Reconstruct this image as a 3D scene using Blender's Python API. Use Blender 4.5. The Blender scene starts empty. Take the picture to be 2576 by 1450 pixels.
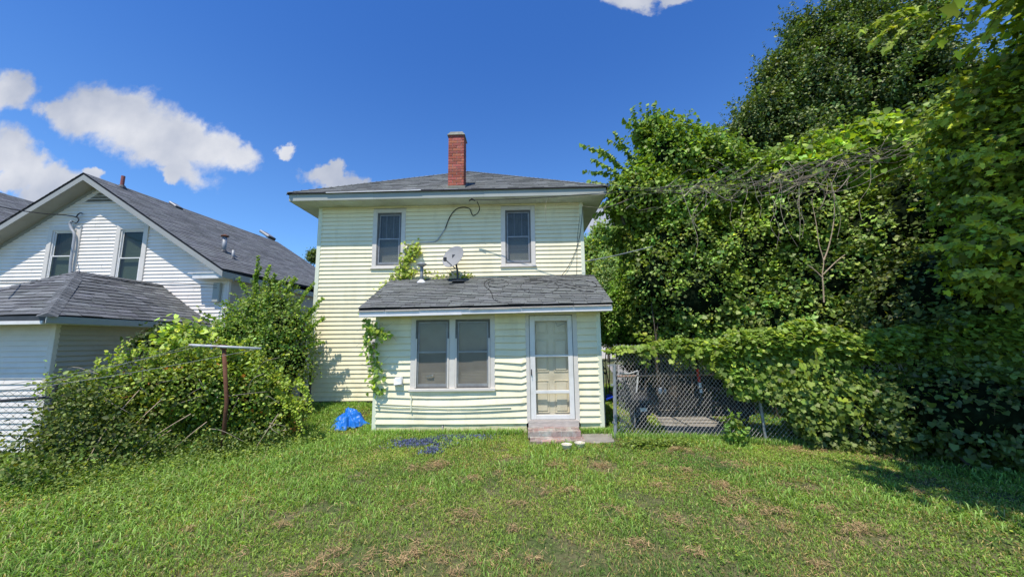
import bpy, math, random
import numpy as np
from mathutils import Vector, Matrix, noise as mnoise

R = math.radians
rng = np.random.default_rng(7)
random.seed(7)
scene = bpy.context.scene
COL = scene.collection

# ------------------------------------------------------------------ camera
SW, SH, FS = 2575.0, 1450.0, 935.0
CAM = Vector((0, 0, 1.71))
cam_rot = Matrix.Rotation(R(1.37), 3, 'Z') @ Matrix.Rotation(R(90 + 8.1), 3, 'X') @ Matrix.Rotation(-0.012, 3, 'Z')
cd = bpy.data.cameras.new('camera')
cd.sensor_width = 36
cd.lens = 36 * FS / SW
cd.clip_start = 0.05
cd.clip_end = 3000
cam = bpy.data.objects.new('camera', cd)
COL.objects.link(cam)
cam.matrix_world = Matrix.Translation(CAM) @ cam_rot.to_4x4()
scene.camera = cam


def ray(px, py):
    return cam_rot @ Vector(((px - SW / 2) / FS, -(py - SH / 2) / FS, -1))


def P(px, py, Y):
    d = ray(px, py)
    return CAM + d * (Y / d.y)


def PZ(px, py, z=0.0):
    d = ray(px, py)
    return CAM + d * ((z - CAM.z) / d.z)


def PX(px, py, X):
    d = ray(px, py)
    return CAM + d * (X / d.x)


# ------------------------------------------------------------------ helpers
def link(o, parent=None):
    COL.objects.link(o)
    if parent is not None:
        o.parent = parent
    return o


def tag(o, label=None, cat=None, group=None, kind=None):
    if label: o['label'] = label
    if cat: o['category'] = cat
    if group: o['group'] = group
    if kind: o['kind'] = kind
    return o


def thing(name, label, cat, loc=(0, 0, 0), group=None):
    o = bpy.data.objects.new(name, None)
    o.empty_display_size = 0.2
    o.location = loc
    link(o)
    return tag(o, label, cat, group)


def root_loc(o):
    p = Vector((0, 0, 0))
    while o is not None:
        p = p + o.location
        o = o.parent
    return p


def np_mesh(name, verts, faces_list, mats, parent=None, cols=None, mat_idx=None, smooth=False):
    """verts (N,3) world space; faces_list: list of arrays (M,k)"""
    verts = np.asarray(verts, dtype=np.float64)
    off = root_loc(parent) if parent is not None else Vector((0, 0, 0))
    v = verts - np.array(off)[None, :]
    me = bpy.data.meshes.new(name)
    me.vertices.add(len(v))
    me.vertices.foreach_set('co', v.astype(np.float32).ravel())
    tot = sum(f.size for f in faces_list)
    nf = sum(len(f) for f in faces_list)
    me.loops.add(tot)
    me.loops.foreach_set('vertex_index', np.concatenate([f.ravel() for f in faces_list]).astype(np.int32))
    me.polygons.add(nf)
    starts, k = [], 0
    for f in faces_list:
        starts.append(k + np.arange(len(f)) * f.shape[1])
        k += f.size
    me.polygons.foreach_set('loop_start', np.concatenate(starts).astype(np.int32))
    if mat_idx is not None:
        me.polygons.foreach_set('material_index', np.asarray(mat_idx, dtype=np.int32))
    me.update(calc_edges=True)
    if cols is not None:
        a = me.attributes.new('Col', 'FLOAT_COLOR', 'POINT')
        c = np.ones((len(v), 4), dtype=np.float32)
        c[:, :3] = cols
        a.data.foreach_set('color', c.ravel())
    if smooth:
        me.polygons.foreach_set('use_smooth', np.ones(nf, dtype=bool))
    for m in (mats if isinstance(mats, (list, tuple)) else [mats]):
        me.materials.append(m)
    o = bpy.data.objects.new(name, me)
    return link(o, parent)


class MB:
    """collects shapes, builds one mesh object"""
    def __init__(s):
        s.v, s.f, s.c = [], [], []
        s.smooth = False

    def add(s, vs, fs, col=(1, 1, 1)):
        n = len(s.v)
        s.v += [tuple(p) for p in vs]
        s.c += [col] * len(vs)
        s.f += [tuple(i + n for i in f) for f in fs]
        return s

    def box(s, a, b, col=(1, 1, 1), M=None):
        x0, y0, z0 = a; x1, y1, z1 = b
        vs = [Vector(p) for p in ((x0, y0, z0), (x1, y0, z0), (x1, y1, z0), (x0, y1, z0), (x0, y0, z1), (x1, y0, z1), (x1, y1, z1), (x0, y1, z1))]
        if M is not None: vs = [M @ p for p in vs]
        return s.add(vs, [(0, 3, 2, 1), (4, 5, 6, 7), (0, 1, 5, 4), (1, 2, 6, 5), (2, 3, 7, 6), (3, 0, 4, 7)], col)

    def quad(s, a, b, c, d, col=(1, 1, 1)):
        return s.add([a, b, c, d], [(0, 1, 2, 3)], col)

    def poly(s, pts, col=(1, 1, 1)):
        return s.add(pts, [tuple(range(len(pts)))], col)

    def prism(s, pts, ext, col=(1, 1, 1)):
        """polygon pts extruded by vector ext"""
        n = len(pts)
        ext = Vector(ext)
        vs = [Vector(p) for p in pts] + [Vector(p) + ext for p in pts]
        fs = [tuple(range(n - 1, -1, -1)), tuple(range(n, 2 * n))] + [(i, (i + 1) % n, n + (i + 1) % n, n + i) for i in range(n)]
        return s.add(vs, fs, col)

    def tube(s, pts, r, n=6, col=(1, 1, 1), r2=None, cap=True):
        pts = [Vector(p) for p in pts]
        m = len(pts)
        vs = []
        up = Vector((0.13, 0.21, 0.97))
        for i, p in enumerate(pts):
            t = (pts[min(i + 1, m - 1)] - pts[max(i - 1, 0)])
            if t.length < 1e-9: t = Vector((0, 0, 1))
            t.normalize()
            u = t.cross(up)
            if u.length < 0.05: u = t.cross(Vector((1, 0, 0)))
            u.normalize(); w = t.cross(u)
            rr = r if r2 is None else r + (r2 - r) * i / (m - 1)
            for k in range(n):
                a = 2 * math.pi * k / n
                vs.append(p + u * math.cos(a) * rr + w * math.sin(a) * rr)
        fs = [(i * n + k, i * n + (k + 1) % n, (i + 1) * n + (k + 1) % n, (i + 1) * n + k) for i in range(m - 1) for k in range(n)]
        if cap:
            fs += [tuple(range(n - 1, -1, -1)), tuple((m - 1) * n + k for k in range(n))]
        return s.add(vs, fs, col)

    def lathe(s, prof, c, n=20, axis=None, col=(1, 1, 1)):
        """prof list of (radius, height)"""
        c = Vector(c)
        M = Matrix.Identity(3) if axis is None else Vector((0, 0, 1)).rotation_difference(Vector(axis)).to_matrix()
        vs = []
        for r, h in prof:
            for k in range(n):
                a = 2 * math.pi * k / n
                vs.append(c + M @ Vector((r * math.cos(a), r * math.sin(a), h)))
        m = len(prof)
        fs = [(i * n + k, i * n + (k + 1) % n, (i + 1) * n + (k + 1) % n, (i + 1) * n + k) for i in range(m - 1) for k in range(n)]
        fs += [tuple(range(n - 1, -1, -1)), tuple((m - 1) * n + k for k in range(n))]
        return s.add(vs, fs, col)

    def build(s, name, mat, parent=None, smooth=False, bevel=0):
        off = root_loc(parent) if parent is not None else Vector((0, 0, 0))
        me = bpy.data.meshes.new(name)
        me.from_pydata([tuple(Vector(p) - off) for p in s.v], [], s.f)
        a = me.attributes.new('Col', 'FLOAT_COLOR', 'POINT')
        c = np.ones((len(s.v), 4), dtype=np.float32); c[:, :3] = np.array(s.c)
        a.data.foreach_set('color', c.ravel())
        me.materials.append(mat)
        if smooth:
            me.polygons.foreach_set('use_smooth', np.ones(len(me.polygons), dtype=bool))
        o = bpy.data.objects.new(name, me)
        link(o, parent)
        if bevel:
            b = o.modifiers.new('bevel', 'BEVEL'); b.width = bevel; b.segments = 1; b.limit_method = 'ANGLE'
        return o


# ------------------------------------------------------------------ materials
def nodes_of(name):
    m = bpy.data.materials.new(name); m.use_nodes = True
    nt = m.node_tree
    for n in list(nt.nodes): nt.nodes.remove(n)
    out = nt.nodes.new('ShaderNodeOutputMaterial')
    return m, nt, out


def mat(name, col, rough=0.6, var=0.15, scale=6.0, bump=0.0, bscale=60.0, metal=0.0, attr=False, dirt=None, dirt_scale=1.5,
        dirt_amt=0.5, stretch=(1, 1, 1), spec=0.4):
    m, nt, out = nodes_of(name)
    N, L = nt.nodes, nt.links
    b = N.new('ShaderNodeBsdfPrincipled')
    b.inputs['Roughness'].default_value = rough
    b.inputs['Metallic'].default_value = metal
    b.inputs['Specular IOR Level'].default_value = spec
    tc = N.new('ShaderNodeTexCoord')
    mp = N.new('ShaderNodeMapping'); mp.inputs['Scale'].default_value = stretch
    L.new(tc.outputs['Object'], mp.inputs['Vector'])
    nz = N.new('ShaderNodeTexNoise'); nz.inputs['Scale'].default_value = scale; nz.inputs['Detail'].default_value = 6
    L.new(mp.outputs['Vector'], nz.inputs['Vector'])
    mr = N.new('ShaderNodeMapRange')
    mr.inputs['From Min'].default_value = 0.3; mr.inputs['From Max'].default_value = 0.7
    mr.inputs['To Min'].default_value = 1 - var; mr.inputs['To Max'].default_value = 1 + var
    L.new(nz.outputs['Fac'], mr.inputs['Value'])
    base = N.new('ShaderNodeRGB'); base.outputs[0].default_value = (*col, 1)
    src = base.outputs[0]
    if dirt is not None:
        n2 = N.new('ShaderNodeTexNoise'); n2.inputs['Scale'].default_value = dirt_scale; n2.inputs['Detail'].default_value = 8
        n2.inputs['Roughness'].default_value = 0.65
        L.new(mp.outputs['Vector'], n2.inputs['Vector'])
        r2 = N.new('ShaderNodeMapRange'); r2.inputs['From Min'].default_value = 0.5; r2.inputs['From Max'].default_value = 0.72
        r2.inputs['To Max'].default_value = dirt_amt
        L.new(n2.outputs['Fac'], r2.inputs['Value'])
        mx = N.new('ShaderNodeMix'); mx.data_type = 'RGBA'
        L.new(r2.outputs['Result'], mx.inputs['Factor'])
        L.new(src, mx.inputs[6]); mx.inputs[7].default_value = (*dirt, 1)
        src = mx.outputs[2]
    v = N.new('ShaderNodeVectorMath'); v.operation = 'SCALE'
    L.new(src, v.inputs[0]); L.new(mr.outputs['Result'], v.inputs['Scale'])
    src = v.outputs[0]
    if attr:
        at = N.new('ShaderNodeAttribute'); at.attribute_name = 'Col'
        m2 = N.new('ShaderNodeVectorMath'); m2.operation = 'MULTIPLY'
        L.new(src, m2.inputs[0]); L.new(at.outputs['Color'], m2.inputs[1])
        src = m2.outputs[0]
    L.new(src, b.inputs['Base Color'])
    if bump:
        n3 = N.new('ShaderNodeTexNoise'); n3.inputs['Scale'].default_value = bscale; n3.inputs['Detail'].default_value = 4
        L.new(mp.outputs['Vector'], n3.inputs['Vector'])
        bp = N.new('ShaderNodeBump'); bp.inputs['Strength'].default_value = bump; bp.inputs['Distance'].default_value = 0.02
        L.new(n3.outputs['Fac'], bp.inputs['Height']); L.new(bp.outputs['Normal'], b.inputs['Normal'])
    L.new(b.outputs[0], out.inputs['Surface'])
    return m


def leaf_mat(name, trans=0.35, gloss=0.10, tint=(1, 1, 1), grough=0.35):
    m, nt, out = nodes_of(name)
    N, L = nt.nodes, nt.links
    at = N.new('ShaderNodeAttribute'); at.attribute_name = 'Col'
    ml = N.new('ShaderNodeVectorMath'); ml.operation = 'MULTIPLY'; ml.inputs[1].default_value = tint
    L.new(at.outputs['Color'], ml.inputs[0])
    d = N.new('ShaderNodeBsdfDiffuse'); L.new(ml.outputs[0], d.inputs['Color'])
    t = N.new('ShaderNodeBsdfTranslucent')
    m3 = N.new('ShaderNodeVectorMath'); m3.operation = 'MULTIPLY'; m3.inputs[1].default_value = (1.5, 1.45, 0.5)
    L.new(ml.outputs[0], m3.inputs[0]); L.new(m3.outputs[0], t.inputs['Color'])
    mx = N.new('ShaderNodeMixShader'); mx.inputs[0].default_value = trans
    L.new(d.outputs[0], mx.inputs[1]); L.new(t.outputs[0], mx.inputs[2])
    g = N.new('ShaderNodeBsdfGlossy'); g.inputs['Roughness'].default_value = grough; g.inputs['Color'].default_value = (0.9, 0.88, 0.65, 1)
    m4 = N.new('ShaderNodeMixShader'); m4.inputs[0].default_value = gloss
    L.new(mx.outputs[0], m4.inputs[1]); L.new(g.outputs[0], m4.inputs[2])
    L.new(m4.outputs[0], out.inputs['Surface'])
    return m


def glass_mat(name, tint=(0.5, 0.52, 0.5), refl=0.12, haze=(0.25, 0.26, 0.25), haze_amt=0.25, wave=True):
    """dusty pane: part transparent, part dusty diffuse, part mirror"""
    m, nt, out = nodes_of(name)
    N, L = nt.nodes, nt.links
    tr = N.new('ShaderNodeBsdfTransparent'); tr.inputs['Color'].default_value = (*tint, 1)
    df = N.new('ShaderNodeBsdfDiffuse'); df.inputs['Color'].default_value = (*haze, 1)
    gl = N.new('ShaderNodeBsdfGlossy'); gl.inputs['Roughness'].default_value = 0.04
    tc = N.new('ShaderNodeTexCoord')
    nz = N.new('ShaderNodeTexNoise'); nz.inputs['Scale'].default_value = 3; nz.inputs['Detail'].default_value = 6
    L.new(tc.outputs['Object'], nz.inputs['Vector'])
    mr = N.new('ShaderNodeMapRange'); mr.inputs['From Min'].default_value = .3; mr.inputs['From Max'].default_value = .7
    mr.inputs['To Min'].default_value = haze_amt * .85; mr.inputs['To Max'].default_value = haze_amt * 1.15
    L.new(nz.outputs['Fac'], mr.inputs['Value'])
    a = N.new('ShaderNodeMixShader'); L.new(mr.outputs['Result'], a.inputs[0])
    L.new(tr.outputs[0], a.inputs[1]); L.new(df.outputs[0], a.inputs[2])
    b = N.new('ShaderNodeMixShader'); b.inputs[0].default_value = refl
    L.new(a.outputs[0], b.inputs[1]); L.new(gl.outputs[0], b.inputs[2])
    if wave:
        n2 = N.new('ShaderNodeTexNoise'); n2.inputs['Scale'].default_value = 2.5
        L.new(tc.outputs['Object'], n2.inputs['Vector'])
        bp = N.new('ShaderNodeBump'); bp.inputs['Strength'].default_value = 0.15; bp.inputs['Distance'].default_value = 0.02
        L.new(n2.outputs['Fac'], bp.inputs['Height']); L.new(bp.outputs['Normal'], gl.inputs['Normal'])
    L.new(b.outputs[0], out.inputs['Surface'])
    return m


M = {}
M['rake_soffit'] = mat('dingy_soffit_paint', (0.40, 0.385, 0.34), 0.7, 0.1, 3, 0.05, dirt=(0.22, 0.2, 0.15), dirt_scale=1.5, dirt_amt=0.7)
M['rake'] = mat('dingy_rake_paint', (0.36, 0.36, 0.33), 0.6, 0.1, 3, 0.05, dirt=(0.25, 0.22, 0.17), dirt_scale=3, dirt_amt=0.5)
M['white_shade'] = mat('shaded_white_vinyl', (0.47, 0.43, 0.35), 0.6, 0.06, 1.5, 0.04, 40, dirt=(0.24, 0.23, 0.17), dirt_scale=1.6, dirt_amt=0.5)  # white vinyl darkened to paint shade onto the side walls
M['white_dim'] = mat('dimmed_white_vinyl', (0.76, 0.70, 0.62), 0.55, 0.05, 1.5, 0.04, 40, dirt=(0.42, 0.38, 0.3), dirt_scale=1.6, dirt_amt=0.3)  # white vinyl toned down, part of the eave shade put into its colour
M['yellow'] = mat('yellow_vinyl', (0.95, 0.845, 0.565), 0.55, 0.05, 1.2, 0.05, 40, attr=True, dirt=(0.52, 0.45, 0.27), dirt_scale=2.2, dirt_amt=0.38, stretch=(1.3, 1.3, .45))
M['yellow_low'] = mat('dirty_yellow_board', (0.80, 0.72, 0.42), 0.6, 0.1, 2.0, 0.1, 40, dirt=(0.38, 0.24, 0.12), dirt_scale=3, dirt_amt=0.6)
M['yellow_trim'] = mat('cream_corner_trim', (0.80, 0.80, 0.60), 0.5, 0.05, 3, 0.03, dirt=(0.45, 0.42, 0.28), dirt_scale=3, dirt_amt=0.35)
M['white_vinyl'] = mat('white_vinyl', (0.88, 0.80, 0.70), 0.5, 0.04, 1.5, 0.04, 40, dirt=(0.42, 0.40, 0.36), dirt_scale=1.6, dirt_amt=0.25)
M['white_trim'] = mat('white_trim_paint', (0.74, 0.67, 0.58), 0.5, 0.06, 4, 0.05, dirt=(0.38, 0.35, 0.30), dirt_scale=4, dirt_amt=0.4)
M['white_alu'] = mat('white_aluminium', (0.80, 0.76, 0.70), 0.35, 0.04, 4, 0.02, dirt=(0.4, 0.36, 0.3), dirt_scale=5, dirt_amt=0.3)
M['grey_alu'] = mat('weathered_aluminium', (0.30, 0.29, 0.28), 0.45, 0.12, 8, 0.05, metal=0.3, dirt=(0.5, 0.48, 0.44), dirt_scale=6, dirt_amt=0.5)
M['dark_frame'] = mat('tarnished_storm_frame', (0.13, 0.125, 0.115), 0.5, 0.15, 8, 0.05, dirt=(0.3, 0.28, 0.25), dirt_scale=6, dirt_amt=0.5)
M['soffit'] = mat('soffit_vinyl', (0.60, 0.63, 0.55), 0.6, 0.08, 3, 0.05, dirt=(0.3, 0.24, 0.14), dirt_scale=2.5, dirt_amt=0.4)
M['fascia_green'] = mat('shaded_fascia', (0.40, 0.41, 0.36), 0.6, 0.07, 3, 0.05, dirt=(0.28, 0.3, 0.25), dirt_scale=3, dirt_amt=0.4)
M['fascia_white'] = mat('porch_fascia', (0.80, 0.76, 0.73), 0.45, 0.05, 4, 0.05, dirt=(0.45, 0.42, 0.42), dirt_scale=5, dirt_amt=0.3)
M['wood_bare'] = mat('bare_weathered_wood', (0.55, 0.47, 0.40), 0.8, 0.2, 10, 0.2, stretch=(1, 8, 8))
M['shingle'] = mat('asphalt_shingle', (0.205, 0.212, 0.198), 0.9, 0.18, 30, 0.35, 260, attr=True, dirt=(0.12, 0.12, 0.11), dirt_scale=1.1, dirt_amt=0.6, spec=0.2)
M['shingle_dark'] = mat('dark_asphalt_shingle', (0.165, 0.168, 0.166), 0.9, 0.18, 30, 0.35, 260, attr=True, dirt=(0.10, 0.098, 0.10), dirt_scale=1.1, dirt_amt=0.5, spec=0.2)
M['dark_wood'] = mat('wet_dark_deck_wood', (0.05, 0.045, 0.04), 0.8, 0.3, 10, 0.2)
M['roof_edge'] = mat('black_roof_edge', (0.02, 0.02, 0.022), 0.8, 0.2, 8, 0.2)
M['brick'] = mat('red_brick', (0.44, 0.13, 0.085), 0.9, 0.2, 25, 0.4, 120, attr=True)
M['old_brick'] = mat('worn_step_brick', (0.31, 0.215, 0.18), 0.95, 0.3, 14, 0.4, 90, attr=True, dirt=(0.38, 0.35, 0.29), dirt_scale=4, dirt_amt=1.3)
M['mortar'] = mat('pale_mortar', (0.42, 0.40, 0.36), 0.95, 0.15, 20, 0.3, 120)
M['cement'] = mat('mossy_cement', (0.26, 0.25, 0.20), 0.95, 0.2, 12, 0.4, 80, dirt=(0.12, 0.13, 0.07), dirt_scale=4, dirt_amt=0.5)
M['concrete'] = mat('old_concrete', (0.30, 0.27, 0.225), 0.95, 0.2, 5, 0.4, 60, dirt=(0.16, 0.15, 0.11), dirt_scale=1.6, dirt_amt=0.6)
M['asphalt'] = mat('road_asphalt', (0.06, 0.06, 0.06), 0.95, 0.2, 5, 0.3, 80)
M['dark_room'] = mat('dark_interior', (0.012, 0.013, 0.012), 0.9, 0.1)
M['blind'] = mat('window_blind', (0.66, 0.65, 0.57), 0.7, 0.08, 3)
M['blind_white'] = mat('white_window_blind', (0.5, 0.52, 0.50), 0.7, 0.05, 3)
M['curtain'] = mat('dull_curtain', (0.19, 0.19, 0.165), 0.9, 0.25, 5, stretch=(6, 1, 1))
M['door'] = mat('beige_panel_door', (0.74, 0.66, 0.50), 0.5, 0.06, 3, 0.03, dirt=(0.42, 0.33, 0.2), dirt_scale=2.5, dirt_amt=0.4)
M['galv'] = mat('galvanised_steel', (0.33, 0.34, 0.34), 0.55, 0.15, 12, 0.1, metal=0.35, dirt=(0.16, 0.14, 0.12), dirt_scale=8, dirt_amt=0.6)
M['fence_wire'] = mat('dull_zinc_wire', (0.52, 0.50, 0.46), 0.6, 0.2, 9, metal=0.15)
M['rust'] = mat('rusty_pipe', (0.15, 0.062, 0.032), 0.9, 0.35, 12, 0.3, 60, dirt=(0.06, 0.03, 0.02), dirt_scale=6, dirt_amt=0.7)
M['rust_rail'] = mat('flaking_rust_rail', (0.42, 0.25, 0.17), 0.9, 0.35, 30, 0.3, 90, dirt=(0.5, 0.48, 0.44), dirt_scale=14, dirt_amt=0.6)
M['paint_chip'] = mat('chipped_white_pipe', (0.6, 0.6, 0.58), 0.6, 0.1, 9, 0.1, dirt=(0.3, 0.15, 0.08), dirt_scale=7, dirt_amt=0.9)
M['dish'] = mat('grey_dish_paint', (0.32, 0.31, 0.295), 0.55, 0.08, 5, 0.03)
M['black_metal'] = mat('black_trailer_steel', (0.018, 0.018, 0.02), 0.45, 0.2, 8, 0.05, dirt=(0.06, 0.055, 0.05), dirt_scale=5, dirt_amt=0.5)
M['dark_metal'] = mat('dark_bracket_steel', (0.05, 0.052, 0.055), 0.5, 0.2, 8)
M['rubber'] = mat('dusty_tyre_rubber', (0.035, 0.034, 0.033), 0.85, 0.3, 9, 0.2, dirt=(0.16, 0.14, 0.11), dirt_scale=5, dirt_amt=0.6)
M['rim'] = mat('dull_wheel_rim', (0.32, 0.29, 0.25), 0.6, 0.2, 9, metal=0.2)
M['cable'] = mat('black_cable', (0.015, 0.015, 0.016), 0.6, 0.1)
M['cable_grey'] = mat('grey_conduit', (0.38, 0.39, 0.40), 0.6, 0.1)
M['line'] = mat('clothes_line_wire', (0.30, 0.31, 0.30), 0.5, 0.1)
M['tarp'] = mat('blue_tarp', (0.015, 0.17, 0.60), 0.38, 0.18, 6, 0.25, 30, dirt=(0.01, 0.07, 0.45), dirt_scale=4, dirt_amt=0.6)
M['blue_pipe'] = mat('blue_plastic', (0.02, 0.06, 0.55), 0.4, 0.15, 6)
M['bowl'] = mat('cream_bowl', (0.66, 0.58, 0.46), 0.4, 0.06, 6, 0.02)
M['red_tape'] = mat('red_reflective_tape', (0.6, 0.03, 0.01), 0.4, 0.05)
M['white_tape'] = mat('white_reflective_tape', (0.7, 0.72, 0.74), 0.4, 0.05)
M['vent_white'] = mat('white_vent_plastic', (0.66, 0.66, 0.66), 0.5, 0.05)
M['red_pipe'] = mat('red_brown_pipe', (0.30, 0.09, 0.07), 0.6, 0.2)
M['bark'] = mat('tree_bark', (0.10, 0.08, 0.06), 0.95, 0.35, 8, 0.6, 40, stretch=(4, 4, 0.6))
M['twig'] = mat('dead_grey_stem', (0.38, 0.31, 0.24), 0.9, 0.2, 14, attr=True)
M['core'] = mat('inner_shade_hull', (0.010, 0.016, 0.007), 1.0, 0.5, 9, 0.8, 14, spec=0.0)  # near-black hull colour, stands in for the shade behind the leaves
M['leaf'] = leaf_mat('broad_leaf', 0.36, 0.05, tint=(2.35, 2.05, 1.5), grough=.55)
M['leaf_gloss'] = leaf_mat('glossy_vine_leaf', 0.28, 0.06, tint=(2.25, 2.0, 1.5), grough=0.55)
M['grassblade'] = leaf_mat('grass_blade', 0.38, 0.035, tint=(3.1, 2.9, 2.05), grough=0.5)
M['dry'] = leaf_mat('dry_clippings', 0.15, 0.0, tint=(1.35, 1.3, 1.2))

# tone of the lawn soil
def ground_material():
    m, nt, out = nodes_of('lawn_soil')
    N, L = nt.nodes, nt.links
    tc = N.new('ShaderNodeTexCoord')
    n1 = N.new('ShaderNodeTexNoise'); n1.inputs['Scale'].default_value = 1.6; n1.inputs['Detail'].default_value = 8; n1.inputs['Roughness'].default_value = 0.7
    n2 = N.new('ShaderNodeTexNoise'); n2.inputs['Scale'].default_value = 30; n2.inputs['Detail'].default_value = 6
    L.new(tc.outputs['Object'], n1.inputs['Vector']); L.new(tc.outputs['Object'], n2.inputs['Vector'])
    cr = N.new('ShaderNodeValToRGB')
    cr.color_ramp.elements[0].position = 0.35; cr.color_ramp.elements[0].color = (0.06, 0.10, 0.026, 1)
    cr.color_ramp.elements[1].position = 0.68; cr.color_ramp.elements[1].color = (0.19, 0.15, 0.085, 1)
    L.new(n1.outputs['Fac'], cr.inputs['Fac'])
    mr = N.new('ShaderNodeMapRange'); mr.inputs['To Min'].default_value = .5; mr.inputs['To Max'].default_value = 1.5
    L.new(n2.outputs['Fac'], mr.inputs['Value'])
    sc = N.new('ShaderNodeVectorMath'); sc.operation = 'SCALE'
    L.new(cr.outputs['Color'], sc.inputs[0]); L.new(mr.outputs['Result'], sc.inputs['Scale'])
    b = N.new('ShaderNodeBsdfPrincipled'); b.inputs['Roughness'].default_value = 1; b.inputs['Specular IOR Level'].default_value = 0.1
    L.new(sc.outputs[0], b.inputs['Base Color'])
    bp = N.new('ShaderNodeBump'); bp.inputs['Strength'].default_value = 0.6; bp.inputs['Distance'].default_value = 0.03
    L.new(n2.outputs['Fac'], bp.inputs['Height']); L.new(bp.outputs['Normal'], b.inputs['Normal'])
    L.new(b.outputs[0], out.inputs['Surface'])
    return m
M['soil'] = ground_material()

# ------------------------------------------------------------------ sky, sun
SUNV = Vector((-0.36, -1.0, 2.1)).normalized()      # towards the sun
sun_el = math.asin(SUNV.z)
sun_az = math.atan2(SUNV.x, SUNV.y)                 # from +Y clockwise
sd = bpy.data.lights.new('sun', 'SUN'); sd.energy = 5.0; sd.angle = R(0.53); sd.color = (1.0, 0.955, 0.88)
so = bpy.data.objects.new('sun', sd); link(so)
so.rotation_euler = (-SUNV).to_track_quat('-Z', 'Y').to_euler()

w = bpy.data.worlds.new('World'); scene.world = w; w.use_nodes = True
nt = w.node_tree; N, L = nt.nodes, nt.links
for n in list(N): N.remove(n)
wo = N.new('ShaderNodeOutputWorld'); bg = N.new('ShaderNodeBackground')
BGS = 0.15
bg.inputs['Strength'].default_value = BGS
sky = N.new('ShaderNodeTexSky'); sky.sky_type = 'NISHITA'; sky.sun_disc = False
sky.sun_elevation = sun_el; sky.sun_rotation = sun_az
sky.air_density = 1.0; sky.dust_density = 0.05; sky.ozone_density = 2.5
tint = N.new('ShaderNodeVectorMath'); tint.operation = 'MULTIPLY'; tint.inputs[1].default_value = SKYTINT = (0.52, 0.96, 1.55)
L.new(sky.outputs[0], tint.inputs[0])
tc = N.new('ShaderNodeTexCoord')
sep = N.new('ShaderNodeSeparateXYZ'); L.new(tc.outputs['Generated'], sep.inputs[0])
hzr = N.new('ShaderNodeMapRange'); hzr.interpolation_type = 'SMOOTHSTEP'; hzr.inputs['From Min'].default_value = 0.16; hzr.inputs['From Max'].default_value = 0.74
L.new(sep.outputs['Z'], hzr.inputs['Value'])
hzm = N.new('ShaderNodeMix'); hzm.data_type = 'RGBA'; hzm.inputs[6].default_value = (0.66, 1.0, 1.36, 1); hzm.inputs[7].default_value = (0.36, 0.76, 1.34, 1)
L.new(hzr.outputs['Result'], hzm.inputs['Factor']); L.new(hzm.outputs[2], tint.inputs[1])
ymax = N.new('ShaderNodeMath'); ymax.operation = 'MAXIMUM'; ymax.inputs[1].default_value = 0.05; L.new(sep.outputs['Y'], ymax.inputs[0])
dx = N.new('ShaderNodeMath'); dx.operation = 'DIVIDE'; L.new(sep.outputs['X'], dx.inputs[0]); L.new(ymax.outputs[0], dx.inputs[1])
dz = N.new('ShaderNodeMath'); dz.operation = 'DIVIDE'; L.new(sep.outputs['Z'], dz.inputs[0]); L.new(ymax.outputs[0], dz.inputs[1])
comb = N.new('ShaderNodeCombineXYZ'); L.new(dx.outputs[0], comb.inputs[0]); L.new(dz.outputs[0], comb.inputs[1])


def gno(px, py):
    d = ray(px, py)
    return d.x / d.y, d.z / d.y


CLOUDS = [  # px, py, rx, ry, rot(deg, clockwise in picture)
    (215, 285, 120, 62, 5), (300, 270, 120, 62, 12), (360, 330, 190, 78, 24), (480, 355, 130, 62, 28), (585, 392, 80, 42, 22),
    (440, 405, 130, 45, 25), (430, 445, 48, 18, 10), (150, 275, 60, 35, 0),
    (28, 235, 82, 52, 10), (-40, 250, 80, 60, 0),
    (20, 375, 80, 72, 20), (70, 430, 130, 56, 30), (150, 455, 110, 45, 20), (235, 436, 34, 18, 0), (20, 460, 60, 30, 0), (95, 490, 60, 30, 0),
    (719, 386, 27, 18, 5), (835, 445, 72, 26, 6), (815, 437, 40, 24, 0), (848, 425, 26, 22, 0), (885, 456, 42, 15, 10),
    (1600, 2, 66, 30, 0), (1680, -6, 90, 22, 0), (1540, -15, 40, 30, 0),
    (1520, 560, 60, 50, 0), ]
dens = None
wv = N.new('ShaderNodeTexNoise'); wv.inputs['Scale'].default_value = 9.0; wv.inputs['Detail'].default_value = 10; wv.inputs['Roughness'].default_value = 0.62
L.new(comb.outputs[0], wv.inputs['Vector'])
wsub = N.new('ShaderNodeVectorMath'); wsub.operation = 'SUBTRACT'; wsub.inputs[1].default_value = (.5, .5, .5); L.new(wv.outputs['Color'], wsub.inputs[0])
wsc = N.new('ShaderNodeVectorMath'); wsc.operation = 'MULTIPLY'; wsc.inputs[1].default_value = (.16, .13, 0); L.new(wsub.outputs[0], wsc.inputs[0])
warped = N.new('ShaderNodeVectorMath'); warped.operation = 'ADD'; L.new(comb.outputs[0], warped.inputs[0]); L.new(wsc.outputs[0], warped.inputs[1])
nzw = N.new('ShaderNodeTexNoise'); nzw.inputs['Scale'].default_value = 6.5; nzw.inputs['Detail'].default_value = 12; nzw.inputs['Roughness'].default_value = 0.62
L.new(comb.outputs[0], nzw.inputs['Vector'])
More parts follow.
